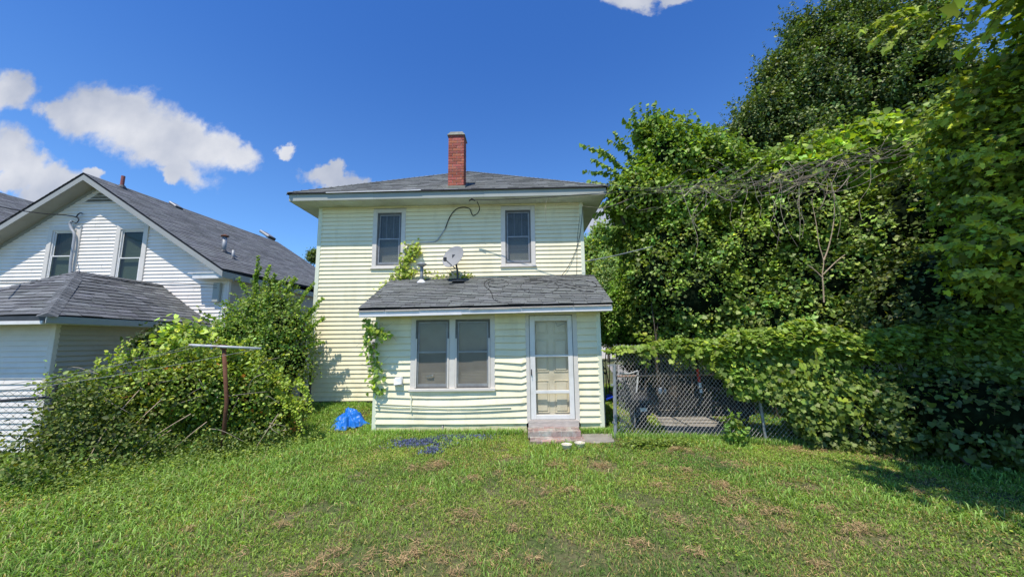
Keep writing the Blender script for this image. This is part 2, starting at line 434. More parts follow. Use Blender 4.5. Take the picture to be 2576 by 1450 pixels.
for (px, py, rx, ry, rot) in CLOUDS:
    gx, gy = gno(px, py)
    ex, _ = gno(px + rx, py); _, ey = gno(px, py - ry)
    sx, sy = abs(ex - gx), abs(ey - gy)
    mp = N.new('ShaderNodeMapping'); mp.vector_type = 'TEXTURE'
    mp.inputs['Location'].default_value = (gx, gy, 0)
    mp.inputs['Rotation'].default_value = (0, 0, -R(rot))
    mp.inputs['Scale'].default_value = (sx, sy, 1)
    L.new(warped.outputs[0], mp.inputs['Vector'])
    ln = N.new('ShaderNodeVectorMath'); ln.operation = 'LENGTH'; L.new(mp.outputs[0], ln.inputs[0])
    if dens is None:
        dens = ln.outputs['Value']
    else:
        mn = N.new('ShaderNodeMath'); mn.operation = 'SMOOTH_MIN'; mn.inputs[2].default_value = 0.25
        L.new(dens, mn.inputs[0]); L.new(ln.outputs['Value'], mn.inputs[1]); dens = mn.outputs[0]
# wanted: 1 - dens + (noise-.5)*amp
nm = N.new('ShaderNodeMath'); nm.operation = 'MULTIPLY_ADD'; nm.inputs[1].default_value = 1.5; nm.inputs[2].default_value = -.75
L.new(nzw.outputs['Fac'], nm.inputs[0])
ds = N.new('ShaderNodeMath'); ds.operation = 'SUBTRACT'; L.new(nm.outputs[0], ds.inputs[0]); L.new(dens, ds.inputs[1])
al = N.new('ShaderNodeMapRange'); al.interpolation_type = 'SMOOTHSTEP'
al.inputs['From Min'].default_value = -1.14; al.inputs['From Max'].default_value = -0.56
L.new(ds.outputs[0], al.inputs['Value'])
ym = N.new('ShaderNodeMath'); ym.operation = 'GREATER_THAN'; ym.inputs[1].default_value = 0.06; L.new(sep.outputs['Y'], ym.inputs[0])
al2 = N.new('ShaderNodeMath'); al2.operation = 'MULTIPLY'; L.new(al.outputs[0], al2.inputs[0]); L.new(ym.outputs[0], al2.inputs[1])
al3 = N.new('ShaderNodeMath'); al3.operation = 'MULTIPLY'; al3.inputs[1].default_value = 0.95; L.new(al2.outputs[0], al3.inputs[0])
n4 = N.new('ShaderNodeTexNoise'); n4.inputs['Scale'].default_value = 4.2; n4.inputs['Detail'].default_value = 7
mo = N.new('ShaderNodeVectorMath'); mo.operation = 'ADD'; mo.inputs[1].default_value = (0.02, 0.05, 3)
L.new(comb.outputs[0], mo.inputs[0]); L.new(mo.outputs[0], n4.inputs['Vector'])
cr = N.new('ShaderNodeValToRGB')
cr.color_ramp.elements[0].position = 0.33; cr.color_ramp.elements[0].color = (0.50, 0.55, 0.67, 1)
cr.color_ramp.elements[1].position = 0.66; cr.color_ramp.elements[1].color = (0.90, 0.91, 0.95, 1)
L.new(n4.outputs['Fac'], cr.inputs['Fac'])
cs = N.new('ShaderNodeVectorMath'); cs.operation = 'SCALE'; cs.inputs['Scale'].default_value = 1 / BGS * 0.92
L.new(cr.outputs['Color'], cs.inputs[0])
mxw = N.new('ShaderNodeMix'); mxw.data_type = 'RGBA'
L.new(al3.outputs[0], mxw.inputs['Factor']); L.new(tint.outputs[0], mxw.inputs[6]); L.new(cs.outputs[0], mxw.inputs[7])
L.new(mxw.outputs[2], bg.inputs['Color']); L.new(bg.outputs[0], wo.inputs['Surface'])

scene.view_settings.view_transform = 'Standard'
scene.view_settings.look = 'None'
scene.view_settings.exposure = 0
scene.render.engine = 'CYCLES'
scene.cycles.max_bounces = 8
scene.cycles.transparent_max_bounces = 24


# ------------------------------------------------------------------ ground
def ss(a, b, x):
    t = np.clip((np.asarray(x, dtype=float) - a) / (b - a), 0, 1)
    return t * t * (3 - 2 * t)


def gz(x, y):
    x = np.asarray(x, dtype=float); y = np.asarray(y, dtype=float)
    z = 0.30 * ss(7.3, 8.6, y) * ss(-2.6, -3.6, x) * ss(14, 10, y)
    z = z - 0.28 * ss(-6.2, -8.6, x)
    near = ss(14, 9, y) * ss(12, 8, np.abs(x))
    z = z + near * (0.022 * np.sin(1.3 * x + 0.7 * y) + 0.014 * np.sin(3.1 * x - 2.3 * y + 1) + 0.009 * np.sin(6.7 * x + 5.1 * y)) * ss(7.4, 6.6, y)
    z = z + 12 * ss(70, 260, y)
    return z


def axis(lo, hi, fine_lo, fine_hi, step):
    a = list(np.arange(fine_lo, fine_hi + 1e-6, step))
    k, s = fine_lo, step
    left = []
    while k > lo:
        s *= 1.25; k -= s; left.append(max(k, lo))
    k, s = fine_hi, step
    while k < hi:
        s *= 1.25; k += s; a.append(min(k, hi))
    return np.array(left[::-1] + a)


gx_, gy_ = axis(-400, 400, -10, 9, 0.2), axis(-60, 600, -1, 12, 0.2)
XX, YY = np.meshgrid(gx_, gy_)
ZZ = gz(XX, YY) - 0.012
V = np.stack([XX.ravel(), YY.ravel(), ZZ.ravel()], 1)
nx, ny = len(gx_), len(gy_)
ii = (np.arange(ny - 1)[:, None] * nx + np.arange(nx - 1)[None, :]).ravel()
F = np.stack([ii, ii + 1, ii + nx + 1, ii + nx], 1)
g = np_mesh('ground', V, [F], M['soil'], smooth=True)
tag(g, kind='structure')

# concrete strips behind the fence, walkway beside the house
def strip(name, pts, m, dz=0.006):
    b = MB()
    b.poly([Vector((x, y, float(gz(x, y)) + dz)) for x, y in pts])
    return tag(b.build(name, m), kind='structure')


strip('driveway', [(2.55, 6.72), (3.8, 6.72), (4.7, 11), (5.6, 16), (8, 26.9), (6, 26.9), (4.0, 16), (3.4, 11)], M['concrete'])
strip('road', [(-60, 27), (60, 27), (60, 34), (-60, 34)], M['asphalt'], 0.004)
# ------------------------------------------------------------------ building kit
def interval_minus(a, b, cuts):
    segs = [(a, b)]
    for c0, c1 in cuts:
        ns = []
        for s0, s1 in segs:
            if c1 <= s0 or c0 >= s1: ns.append((s0, s1)); continue
            if c0 > s0: ns.append((s0, c0))
            if c1 < s1: ns.append((c1, s1))
        segs = ns
    return [s for s in segs if s[1] - s[0] > 0.01]


def siding(mb, O, U, NRM, z0, z1, expo, ulim, openings=(), warp=None, step=0.6, lip=0.016, tone=0.03, rnd=None):
    """lapped boards. O origin (z ignored), U horizontal unit, NRM outward; ulim(z)->(u0,u1); openings (u0,u1,z0,z1)"""
    rnd = rnd or random.Random(3)
    O = Vector((O[0], O[1], 0)); U = Vector(U); NRM = Vector(NRM)
    k = 0
    z = z0
    while z < z1 - 1e-4:
        zt = min(z + expo, z1)
        zm = (z + zt) / 2
        u0, u1 = ulim(zm)
        if u1 - u0 > 0.02:
            cuts = [(o[0], o[1]) for o in openings if o[2] < zm < o[3]]
            segs_ = []
            for a, b in interval_minus(u0, u1, cuts):      # butt joints between board lengths
                j = a + rnd.uniform(.5, 3.6)
                while j < b - .3:
                    segs_.append((a, j + .012)); a = j; j += rnd.uniform(1.8, 3.7)
                segs_.append((a, b))
            for si_, (a, b) in enumerate(segs_):
                n = max(1, int(math.ceil((b - a) / step)))
                t = 1 + rnd.uniform(-tone, tone)
                col = (t, t, t)
                us = [a + (b - a) * i / n for i in range(n + 1)]
                rows = []
                for u in us:
                    w0 = warp(u, z) if warp else (0, 0)
                    w1 = warp(u, zt) if warp else (0, 0)
                    pb0 = O + U * u + NRM * (0.002 + w0[0] * 0.2) + Vector((0, 0, z + w0[1] + 0.001))
                    pb1 = O + U * u + NRM * (lip + w0[0] + .0016 * (si_ % 2)) + Vector((0, 0, z + w0[1] - 0.002))
                    pm = O + U * u + NRM * (lip * 0.98 + w0[0]) + Vector((0, 0, z + w0[1] + 0.01))
                    pt = O + U * u + NRM * (0.003 + w1[0]) + Vector((0, 0, zt + w1[1] + 0.003))
                    rows.append((pb0, pb1, pm, pt))
                for i in range(n):
                    for q in range(3):
                        mb.quad(rows[i][q], rows[i + 1][q], rows[i + 1][q + 1], rows[i][q + 1], col if q else (.48, .44, .36))  # board undersides coloured dark to deepen the lap shadows
        z = zt
        k += 1


def shingles(mb, O, U, Vv, length, expo, ulim, tab=0.30, seed=1, tone=0.22, thick=0.009, sag=None):
    """tabs laid course by course on a plane: O eave origin, U along the eave, Vv up the slope"""
    rnd = random.Random(seed)
    O = Vector(O); U = Vector(U).normalized(); Vv = Vector(Vv).normalized()
    NR = U.cross(Vv).normalized()
    if NR.z < 0: NR = -NR
    nrow = int(length / expo) + 1
    for r in range(nrow):
        v0 = r * expo
        v1 = min(v0 + expo * 1.04, length)
        if v1 - v0 < 0.02: continue
        a, b = ulim(v0 + expo * 0.5)
        if b - a < 0.03: continue
        u = a - rnd.random() * tab
        rowtone = 1 + rnd.uniform(-0.07, 0.07)
        while u < b:
            w_ = tab * rnd.uniform(0.8, 1.2)
            c0, c1 = max(u, a), min(u + w_ - 0.006, b)
            if c1 - c0 > 0.01:
                t = rowtone * (1 + rnd.uniform(-tone, tone))
                col = (t, t * rnd.uniform(0.98, 1.02), t * rnd.uniform(0.97, 1.03))
                th = thick * rnd.uniform(0.75, 1.5)
                dv = rnd.uniform(-0.004, 0.004)
                s0 = sag((c0, v0)) if sag else 0
                s1 = sag((c1, v0)) if sag else 0
                p = lambda uu, vv, h: O + U * uu + Vv * vv + NR * h
                A, B = p(c0, v0 + dv, th + s0), p(c1, v0 + dv, th + s1)
                C, D = p(c1, v1, 0.003 + s1), p(c0, v1, 0.003 + s0)
                A0, B0 = p(c0, v0 + dv, s0 - .003), p(c1, v0 + dv, s1 - .003)
                mb.add([A, B, C, D], [(0, 1, 2, 3)], col)
                mb.add([A0, B0, B, A], [(0, 1, 2, 3)], (0.12, 0.12, 0.12))
            u += w_


def frame_rect(mb, x0, x1, z0, z1, wd, y0, y1):
    """mitre-free rectangular frame in XZ between outer rect and inner (wd = l, r, b, t)"""
    l, r, b, t = wd
    mb.box((x0, y0, z0), (x0 + l, y1, z1)); mb.box((x1 - r, y0, z0), (x1, y1, z1))
    if b: mb.box((x0 + l, y0, z0), (x1 - r, y1, z0 + b))
    if t: mb.box((x0 + l, y0, z1 - t), (x1 - r, y1, z1))


def sash_window(root, x0, x1, z0, z1, Y, pane_m, frame_m, backing='blind', rail=0.5, name='window', label=None, seed=0, grime=True, muntins=0):
    """double hung sash in the opening x0..x1, z0..z1 (glass side faces -Y); wall face at Y"""
    b = MB(); fr = 0.035
    frame_rect(b, x0, x1, z0, z1, (fr, fr, fr, fr), Y - 0.022, Y + 0.05)
    win = b.build(name, M['dark_frame'] if frame_m == M['grey_alu'] else frame_m, root, bevel=0.003)
    if label: win['label'] = label
    zm = z0 + (z1 - z0) * rail
    s = MB()
    frame_rect(s, x0 + fr, x1 - fr, zm - 0.015, z1 - fr, (0.03, 0.03, 0.03, 0.03), Y + 0.012, Y + 0.034)
    s.build('upper_sash', frame_m, win)
    s = MB()
    frame_rect(s, x0 + fr, x1 - fr, z0 + fr, zm + 0.015, (0.03, 0.03, 0.045, 0.03), Y - 0.012, Y + 0.010)
    s.build('lower_sash', frame_m, win)
    g = MB(); g.quad((x0 + fr + .02, Y + .022, zm), (x1 - fr - .02, Y + .022, zm), (x1 - fr - .02, Y + .022, z1 - fr - .02), (x0 + fr + .02, Y + .022, z1 - fr - .02))
    g.quad((x0 + fr + .02, Y, z0 + fr + .02), (x1 - fr - .02, Y, z0 + fr + .02), (x1 - fr - .02, Y, zm), (x0 + fr + .02, Y, zm))
    g.build('pane', pane_m, win)
    if muntins:
        q = MB()
        for i in range(muntins):
            xm = x0 + fr + (x1 - x0 - 2 * fr) * (i + 1) / (muntins + 1)
            q.box((xm - 0.01, Y + 0.026, zm + .02), (xm + 0.01, Y + 0.036, z1 - fr - 0.03))
        q.build('muntin', frame_m, win)
    bk = MB()
    xa, xb = x0 + fr, x1 - fr
    if backing in ('blind', 'lower_blind'):
        rnd = random.Random(seed)
        ztop = z1 - fr if backing == 'blind' else zm + 0.02
        zb = z0 + 0.05
        n = int((ztop - zb) / 0.028)
        for i in range(n):
            zz = zb + i * 0.028
            tl = rnd.uniform(-0.002, 0.002)
            if rnd.random() < 0.06: tl += rnd.uniform(-0.01, 0.006)
            bk.add([(xa, Y + .085, zz), (xb, Y + .085, zz + tl), (xb, Y + .105, zz + .024 + tl), (xa, Y + .105, zz + .024)], [(0, 1, 2, 3)])
        bk.build('blind', M['blind'] if frame_m != M['white_alu'] else M['blind_white'], win)
        if backing == 'lower_blind':
            c = MB(); c.quad((xa, Y + .14, zm), (xb, Y + .14, zm), (xb, Y + .14, z1), (xa, Y + .14, z1)); c.build('curtain', M['curtain'], win)
    # dark box behind
    d = MB(); d.box((x0 - .02, Y + .16, z0 - .02), (x1 + .02, Y + .5, z1 + .02)); d.build('dark_reveal', M['dark_room'], win)
    return win


def bricks(mb, mm, x0, x1, y0, y1, z0, z1, bl=0.2, bh=0.062, mj=0.010, seed=2, sides='FRBL', jit=0.003):
    """brick skins round a mortar block"""
    rnd = random.Random(seed)
    mm.box((x0 + .012, y0 + .012, z0), (x1 - .012, y1 - .012, z1 - 0.004))
    k = 0
    z = z0
    while z + bh <= z1 + 1e-3:
        for side in sides:
            L_ = (x1 - x0) if side in 'FB' else (y1 - y0)
            u = -bl * 0.5 if k % 2 else 0.0
            while u < L_ - 0.02:
                a, b = max(u, 0), min(u + bl, L_)
                if b - a > 0.03:
                    t = rnd.uniform(0.7, 1.25)
                    col = (t, t * rnd.uniform(.85, 1.15), t * rnd.uniform(.85, 1.15))
                    j = rnd.uniform(-jit, jit)
                    za, zb = z + mj / 2, z + bh - mj / 2 + rnd.uniform(-.001, .001)
                    ga, gb = (a + mj / 2 if a > 0 else a), (b - mj / 2 if b < L_ else b)
                    if side == 'F': mb.box((x0 + ga, y0 + j, za), (x0 + gb, y0 + .05, zb), col)
                    if side == 'B': mb.box((x0 + ga, y1 - .05, za), (x0 + gb, y1 + j, zb), col)
                    if side == 'L': mb.box((x0 + j, y0 + ga + .052, za), (x0 + .05, min(y0 + gb, y1 - .052), zb), col) if gb - ga > .06 and y0 + ga + .052 < y1 - .06 else None
                    if side == 'R': mb.box((x1 - .05, y0 + ga + .002, za), (x1 + j, min(y0 + gb, y1 - .002), zb), col)
                u += bl
        z += bh
        k += 1


# ================================================================== yellow house
YP, YM, YE = 7.36, 8.70, 6.95
XL = (P(802, 520, YM).x + P(780, 1005, YM).x) / 2
XR = (P(1463, 512, YM).x + P(1469, 695, YM).x) / 2
ZS = P(1130, 516, YM).z                     # soffit level
ZB = P(780, 1008, YM).z                     # bottom of the siding, left
HD = 7.0                                    # depth of the main block
house = thing('yellow_house', 'yellow vinyl sided two storey house with brick chimney and low rear annex', 'house', (XL, YM, 0))

left_win = (P(938, 600, YM).x, P(1020, 600, YM).x, P(978, 673, YM).z, P(978, 526, YM).z)
right_win = (P(1260, 600, YM).x, P(1346, 600, YM).x, P(1303, 668, YM).z, P(1303, 519, YM).z)
low_win = (P(926, 900, YM).x, P(926, 900, YM).x + .75, P(940, 932, YM).z, P(940, 850, YM).z)

E4, E5 = 0.1016, 0.127
# rear wall
b = MB()
rw = random.Random(11)
def warp_main(u, z):
    return (0.004 * math.sin(u * 3.1 + z * 2.2), 0.004 * math.sin(u * 1.3 + z * 0.7))
siding(b, (0, YM, 0), (1, 0, 0), (0, -1, 0), ZB, ZS, E4, lambda z: (XL + .06, XR - .05), [left_win, right_win, low_win], warp_main, 0.5, lip=.024, rnd=rw)
b.build('rear_wall', M['yellow'], house)
b = MB()
siding(b, (XL, 0, 0), (0, 1, 0), (-1, 0, 0), ZB, ZS, E4, lambda z: (YM + .05, YM + HD), [], None, 2, rnd=rw)
b.build('side_wall', M['yellow'], house)
b = MB()
siding(b, (XR, 0, 0), (0, 1, 0), (1, 0, 0), 0.2, ZS, E4, lambda z: (YM + .05, YM + HD), [], None, 2, rnd=rw)
b.build('side_wall', M['yellow'], house)
# inner block (so light does not leak)
b = MB()
b.box((XL + .02, YM + .55, -0.1), (XR - .02, YM + HD, ZS + 0.02))
b.build('inner_block', M['dark_room'], house)
b = MB(); b.box((XL + .03, YM + .03, -0.2), (XR - .03, YM + .4, ZB + .01)); b.build('foundation', M['cement'], house)
# corner posts
for xx in (XL, XR):
    b = MB(); s = 1 if xx == XL else -1
    x0, x1 = (XL - .022, XL + .075) if s == 1 else (XR - .065, XR + .022)
    b.box((x0, YM - .026, (ZB - 0.02 if s == 1 else 0.3)), (x1, YM + .08, ZS - .002))
    b.build('corner_trim', M['yellow_trim'], house, bevel=.004)
# soffit and fascia
OV = 0.49
fx0, fx1, fy0, fy1 = XL - OV, XR + OV, YM - OV, YM + HD + OV
FT, FB = ZS + 0.165, ZS - 0.005
b = MB()
rn = random.Random(4)
n = int((fx1 - fx0) / 0.1)
for i in range(n):                                           # soffit panels with v grooves
    xa = fx0 + .02 + i * (fx1 - fx0 - .04) / n; xb = xa + (fx1 - fx0 - .04) / n
    b.add([(xa, fy0 + .02, ZS), (xb - .006, fy0 + .02, ZS), (xb - .006, YM + .02, ZS), (xa, YM + .02, ZS)], [(3, 2, 1, 0)])
    b.add([(xb - .006, fy0 + .02, ZS), (xb, fy0 + .02, ZS + .008), (xb, YM + .02, ZS + .008), (xb - .006, YM + .02, ZS)], [(3, 2, 1, 0)])
for xa, xb in ((fx0 + .02, XL), (XR, fx1 - .02)):
    m_ = int(HD / .1)
    for i in range(m_):
        ya = YM + .02 + i * (HD / m_); yb = ya + HD / m_
        b.add([(xa, ya, ZS), (xb, ya, ZS), (xb, yb - .006, ZS), (xa, yb - .006, ZS)], [(3, 2, 1, 0)])
        b.add([(xa, yb - .006, ZS), (xb, yb - .006, ZS), (xb, yb, ZS + .008), (xa, yb, ZS + .008)], [(3, 2, 1, 0)])
b.box((fx0 + .03, fy0 + .03, ZS + .012), (fx1 - .03, fy1 - .03, ZS + .02))
b.build('soffit', M['soffit'], house)
b = MB()
b.box((fx0, fy0, FB), (fx0 + (fx1 - fx0) * .27, fy0 + .02, FT))
b.box((fx0 + (fx1 - fx0) * .27, fy0 + .003, FB + .004), (fx0 + (fx1 - fx0) * .62, fy0 + .02, FT))
b.box((fx0 + (fx1 - fx0) * .62, fy0 - .001, FB), (fx1, fy0 + .02, FT + .003))
b.box((fx0, fy0 + .0201, FB), (fx0 + .02, fy1, FT)); b.box((fx1 - .02, fy0 + .0201, FB), (fx1, fy1, FT)); b.box((fx0 + .02, fy1 - .02, FB), (fx1 - .02, fy1, FT))
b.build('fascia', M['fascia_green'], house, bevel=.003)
# hip roof
ap = P(1177, 431, 11.9)
APX, APY, APZ = ap.x, fy0 + (fx1 - fx0) / 2, 0
# keep apex on the measured ray
ap = P(1177, 432, APY); APX, APZ = ap.x, ap.z
rx0, rx1, ry0 = fx0 - .03, fx1 + .03, fy0 - .03
ry1 = fy1 + .03
ZE = FT + .012
ridge_back = ry1 - (APY - ry0)
RB = MB()
A_, B_, C_, D_ = Vector((rx0, ry0, ZE)), Vector((rx1, ry0, ZE)), Vector((rx1, ry1, ZE)), Vector((rx0, ry1, ZE))
T1, T2 = Vector((APX, APY, APZ)), Vector((APX, max(ridge_back, APY + .05), APZ))
lift = Vector((0, 0, .02))
RB.add([A_, B_, C_, D_, T1 , T2], [(0, 1, 4), (1, 2, 5, 4), (2, 3, 5), (3, 0, 4, 5), (3, 2, 1, 0)], (0.4, 0.4, 0.4))
RB.build('roof_deck', M['roof_edge'], house)
S = MB()
# rear slope (towards camera)
mid = Vector((APX, ry0, ZE)); vv = T1 - mid; Lv = vv.length
W_ = rx1 - rx0
def ul_rear(v):
    t = min(v / Lv, 1)
    return (t * (APX - rx0) + 0.0, W_ - t * (rx1 - APX))
shingles(S, A_ + Vector((0, 0, .006)), (1, 0, 0), vv, Lv, 0.135, ul_rear, seed=5)
for side, (c0, xx, sgn) in enumerate(((A_, rx0, 1), (B_, rx1, -1))):
    base_mid = Vector((xx, APY, ZE)); vs_ = T1 - base_mid; Ls = vs_.length
    def ul_s(v, Ls=Ls):
        t = min(v / Ls, 1)
        return (t * (APY - ry0), (ry1 - ry0) - t * (ry1 - T2.y))
    shingles(S, Vector((xx, ry0, ZE + .006)), (0, 1, 0), vs_, Ls, 0.135, ul_s, tab=.35, seed=8 + side)
# hip caps
for c0 in (A_, B_):
    dvec = T1 - c0; n = int(dvec.length / .16)
    for i in range(n):
        p0 = c0 + dvec * (i / n); p1 = c0 + dvec * ((i + 1.15) / n)
        sd_ = Vector((0, 0, 1)).cross(dvec).normalized() * .10
        t = rn.uniform(.75, 1.2)
        S.add([p0 + sd_ - Vector((0, 0, .012)), p0 + Vector((0, 0, .035)), p0 - sd_ - Vector((0, 0, .012)),
               p1 + sd_ - Vector((0, 0, .022)), p1 + Vector((0, 0, .022)), p1 - sd_ - Vector((0, 0, .022))], [(0, 1, 4, 3), (1, 2, 5, 4), (0, 2, 1)], (t, t, t))
S.build('roof', M['shingle'], house)
b = MB()      # drip edge, peeling
b.box((rx0, ry0 - .012, ZE - .022), (rx1, ry0 + .02, ZE + .004))
b.box((rx0 - .01, ry0 + .02, ZE - .022), (rx0 + .01, ry1, ZE + .004)); b.box((rx1 - .01, ry0 + .02, ZE - .022), (rx1 + .01, ry1, ZE + .004))
b.build('roof_edge', M['roof_edge'], house)
b = MB()
xa = P(1060, 485, fy0).x
M1 = Matrix.Translation((fx0 + .9, fy0 - .05, ZE - .035)) @ Matrix.Rotation(-0.006, 4, 'Y')
b.box((0, -.006, .012), (xa - fx0 - .9, .004, .028), M=M1)
b.build('loose_drip_strip', M['fascia_white'], house)

# chimney: stands on the rear slope
def roof_z(x, y):
    t = (y - ry0) / (APY - ry0)
    return ZE + t * (APZ - ZE)
YC = None
for k in range(200):                      # march along the ray of the chimney foot
    y = 8.3 + k * .02
    q = P(1147, 474, y)
    if q.z <= roof_z(q.x, y): YC = y; break
YC = YC or 9.6
cx0, cx1 = P(1127, 420, YC).x, P(1166, 420, YC).x
czb, czt = roof_z(cx0, YC) - .05, P(1147, 340, YC).z
cz2 = P(1147, 329, YC).z
b, mm = MB(), MB()
bricks(b, mm, cx0, cx1, YC, YC + (cx1 - cx0), czb, czt, bl=.205, bh=(czt - czb) / 21, mj=.011, seed=3)
ch = b.build('chimney', M['brick'], house)
mm.build('mortar', M['mortar'], ch)
b = MB()
w2 = (cx1 - cx0)
e = .03
vs = [(cx0 - e, YC - e, czt), (cx1 + e, YC - e, czt), (cx1 + e, YC + w2 + e, czt), (cx0 - e, YC + w2 + e, czt),
      (cx0 + .04, YC + .04, cz2), (cx1 - .04, YC + .04, cz2), (cx1 - .04, YC + w2 - .04, cz2), (cx0 + .04, YC + w2 - .04, cz2)]
b.add(vs, [(0, 3, 2, 1), (4, 5, 6, 7), (0, 1, 5, 4), (1, 2, 6, 5), (2, 3, 7, 6), (3, 0, 4, 7)])
b.build('chimney_cap', M['cement'], ch)
b = MB()
b.box((cx0 - .035, YC - .03, roof_z(0, YC - .03) - .02), (cx1 + .035, YC + .012, roof_z(0, YC) + .06))
for sx in (cx0 - .035, cx1 + .002):
    b.prism([(sx, YC + .0121, roof_z(0, YC) - .03), (sx, YC + w2, roof_z(0, YC + w2) - .03), (sx, YC + w2, roof_z(0, YC + w2) + .05), (sx, YC + .0121, roof_z(0, YC) + .05)], (.033, 0, 0))
b.build('flashing', M['cement'], ch)

# upper windows
dark_pane = glass_mat('screened_glass', (0.74, 0.75, 0.70), 0.04, (0.15, 0.15, 0.13), 0.32)
for i, (x0, x1, z0, z1) in enumerate((left_win, right_win)):
    b = MB(); t = .105
    frame_rect(b, x0, x1, z0, z1, (t, t, .0, t * .95), YM - .035, YM + .02)
    b.box((x0 + t, YM - .035, z0), (x1 - t, YM + .02, z0 + .05))
    b.box((x0 - .02, YM - .06, z0 - .035), (x1 + .02, YM + .01, z0 - .001))
    b.build('window_surround', M['white_trim'], house, bevel=.004)
    wn = sash_window(house, x0 + t, x1 - t, z0 + .05, z1 - t * .95, YM - .0, dark_pane, M['grey_alu'] if i == 0 else M['grey_alu'], 'lower_blind', .5,
                     label='upper window with grey storm frame and half drawn blind, %s' % ('peeling sill and ivy at its corner' if i == 0 else 'clean bottom rail'), seed=i, muntins=2)
x0, x1, z0, z1 = low_win
b = MB(); frame_rect(b, x0, x1, z0, z1, (.09, .09, .06, .09), YM - .035, YM + .02); b.build('window_surround', M['white_trim'], house, bevel=.004)
sash_window(house, x0 + .09, x1 - .09, z0 + .06, z1 - .09, YM, dark_pane, M['grey_alu'], 'blind', .5, label='narrow low window half hidden behind the annex', seed=5)

# ---------------- annex
AXL = P(940, 1000, YP).x
AXR = P(1516, 1000, YP).x
AZB = P(1100, 1078, YP).z
AZT = P(1225, 786, YP).z
wx0, wx1 = P(1033, 900, YP).x, P(1245, 900, YP).x
wz0, wz1 = P(1140, 975, YP).z, AZT
dx0, dx1 = P(1323, 950, YP).x, P(1455, 950, YP).x
dz0 = P(1390, 1057, YP).z
DPW = P(1250, 990, YP).z
def warp_annex(u, z):
    o, dzz = 0.0, 0.0
    mid = wx1 < u < dx0
    tl = (u - wx1) / (dx0 - wx1) if mid else 0
    if mid:
        zr = P(1285, 935, YP).z
        a = math.exp(-((z - zr) / .42) ** 2)
        dzz -= .042 * tl * a
        zk = P(1285, 912, YP).z
        o += .030 * math.exp(-((z - zk) / .05) ** 2) * tl
    if u < dx0 and z < wz0 - .02:                  # sagging courses under the window
        c = (u - AXL) / (dx0 - AXL)
        a = math.exp(-((z - (wz0 - .28)) / .25) ** 2)
        dzz -= .05 * math.sin(math.pi * c) * a
        o += .022 * math.exp(-((z - (wz0 - .26)) / .05) ** 2) * (0.5 + .5 * c) + .015 * math.exp(-((z - (wz0 - .42)) / .05) ** 2) * math.sin(math.pi * c)
    o += 0.003 * math.sin(u * 5 + z * 9) + .002 * math.sin(u * 13 - z * 4)
    dzz += .003 * math.sin(u * 2 + z * 3)
    return (o, dzz)
b = MB()
z_start = AZB + .10
siding(b, (0, YP, 0), (1, 0, 0), (0, -1, 0), z_start, AZT + .05, E5, lambda z: (AXL + .05, AXR - .05), [(wx0 + .01, wx1 - .01, wz0 - .02, 9), (dx0 + .01, dx1 - .01, -1, 9)], warp_annex, .12, lip=.034, tone=.035, rnd=rw)
b.build('annex_wall', M['yellow'], house)
b = MB()
b.box((AXL + .04, YP - .006, AZB - .15), (P(1115, 1050, YP).x, YP + .03, z_start + .004))
b.build('skirt_board', M['yellow_low'], house); b = MB()
b.box((P(1115, 1050, YP).x + .012, YP - .012, AZB - .15), (dx0 - .003, YP + .03, z_start - .006))
b.build('skirt_board', M['yellow_low'], house); b = MB()
b.box((dx1 + .003, YP - .004, AZB - .15), (AXR - .04, YP + .03, z_start + .004))
b.build('skirt_board', M['yellow_low'], house)
# splinters and broken edge
b = MB()
jx = P(1113, 1050, YP).x
b.prism([(jx - .015, YP - .02, AZB - .05), (jx + .02, YP - .02, AZB - .02), (jx + .012, YP - .02, z_start + .03), (jx - .002, YP - .02, z_start + .06)], (0, .012, 0))
b.prism([(jx - .32, YP - .021, z_start - .012), (jx - .03, YP - .021, z_start - .022), (jx - .05, YP - .021, z_start - .004), (jx - .25, YP - .021, z_start - .002)], (0, .012, 0))
b.prism([(jx + .05, YP - .024, z_start - .03), (jx + .22, YP - .024, z_start - .016), (jx + .2, YP - .024, z_start - .004), (jx + .06, YP - .024, z_start - .008)], (0, .012, 0))
b.build('splintered_board', M['wood_bare'], house)
# loose hanging J channel under the window
b = MB()
z_a, z_b = wz0 - .23, wz0 - .27
b.tube([(wx0 + .04, YP - .05, wz0 - .14), (wx0 + .05, YP - .06, wz0 - .42)], .014, 4)
b.build('loose_trim_strip', M['yellow_trim'], house)
b = MB()
pts = [(AXL + .05 + (wx1 + .25 - AXL) * t, YP - .045 - .012 * math.sin(3 * t), wz0 - .325 - .05 * math.sin(2.2 * t)) for t in [i / 12 for i in range(13)]]
b.tube(pts, .012, 4); b.build('buckled_board_edge', M['yellow_trim'], house)
# wedge of bare panel under the sill
b = MB()
pr = [(wx0 + .0, YP - .052, wz0 - .04), (wx1 + .0, YP - .052, wz0 - .04), (wx1 - .02, YP - .03, wz0 - .075), (wx0 + .9, YP - .03, wz0 - .085), (wx0 + .02, YP - .03, wz0 - .15)]
b.prism(pr, (0, .02, 0)); b.build('slipped_panel', M['yellow'], house)

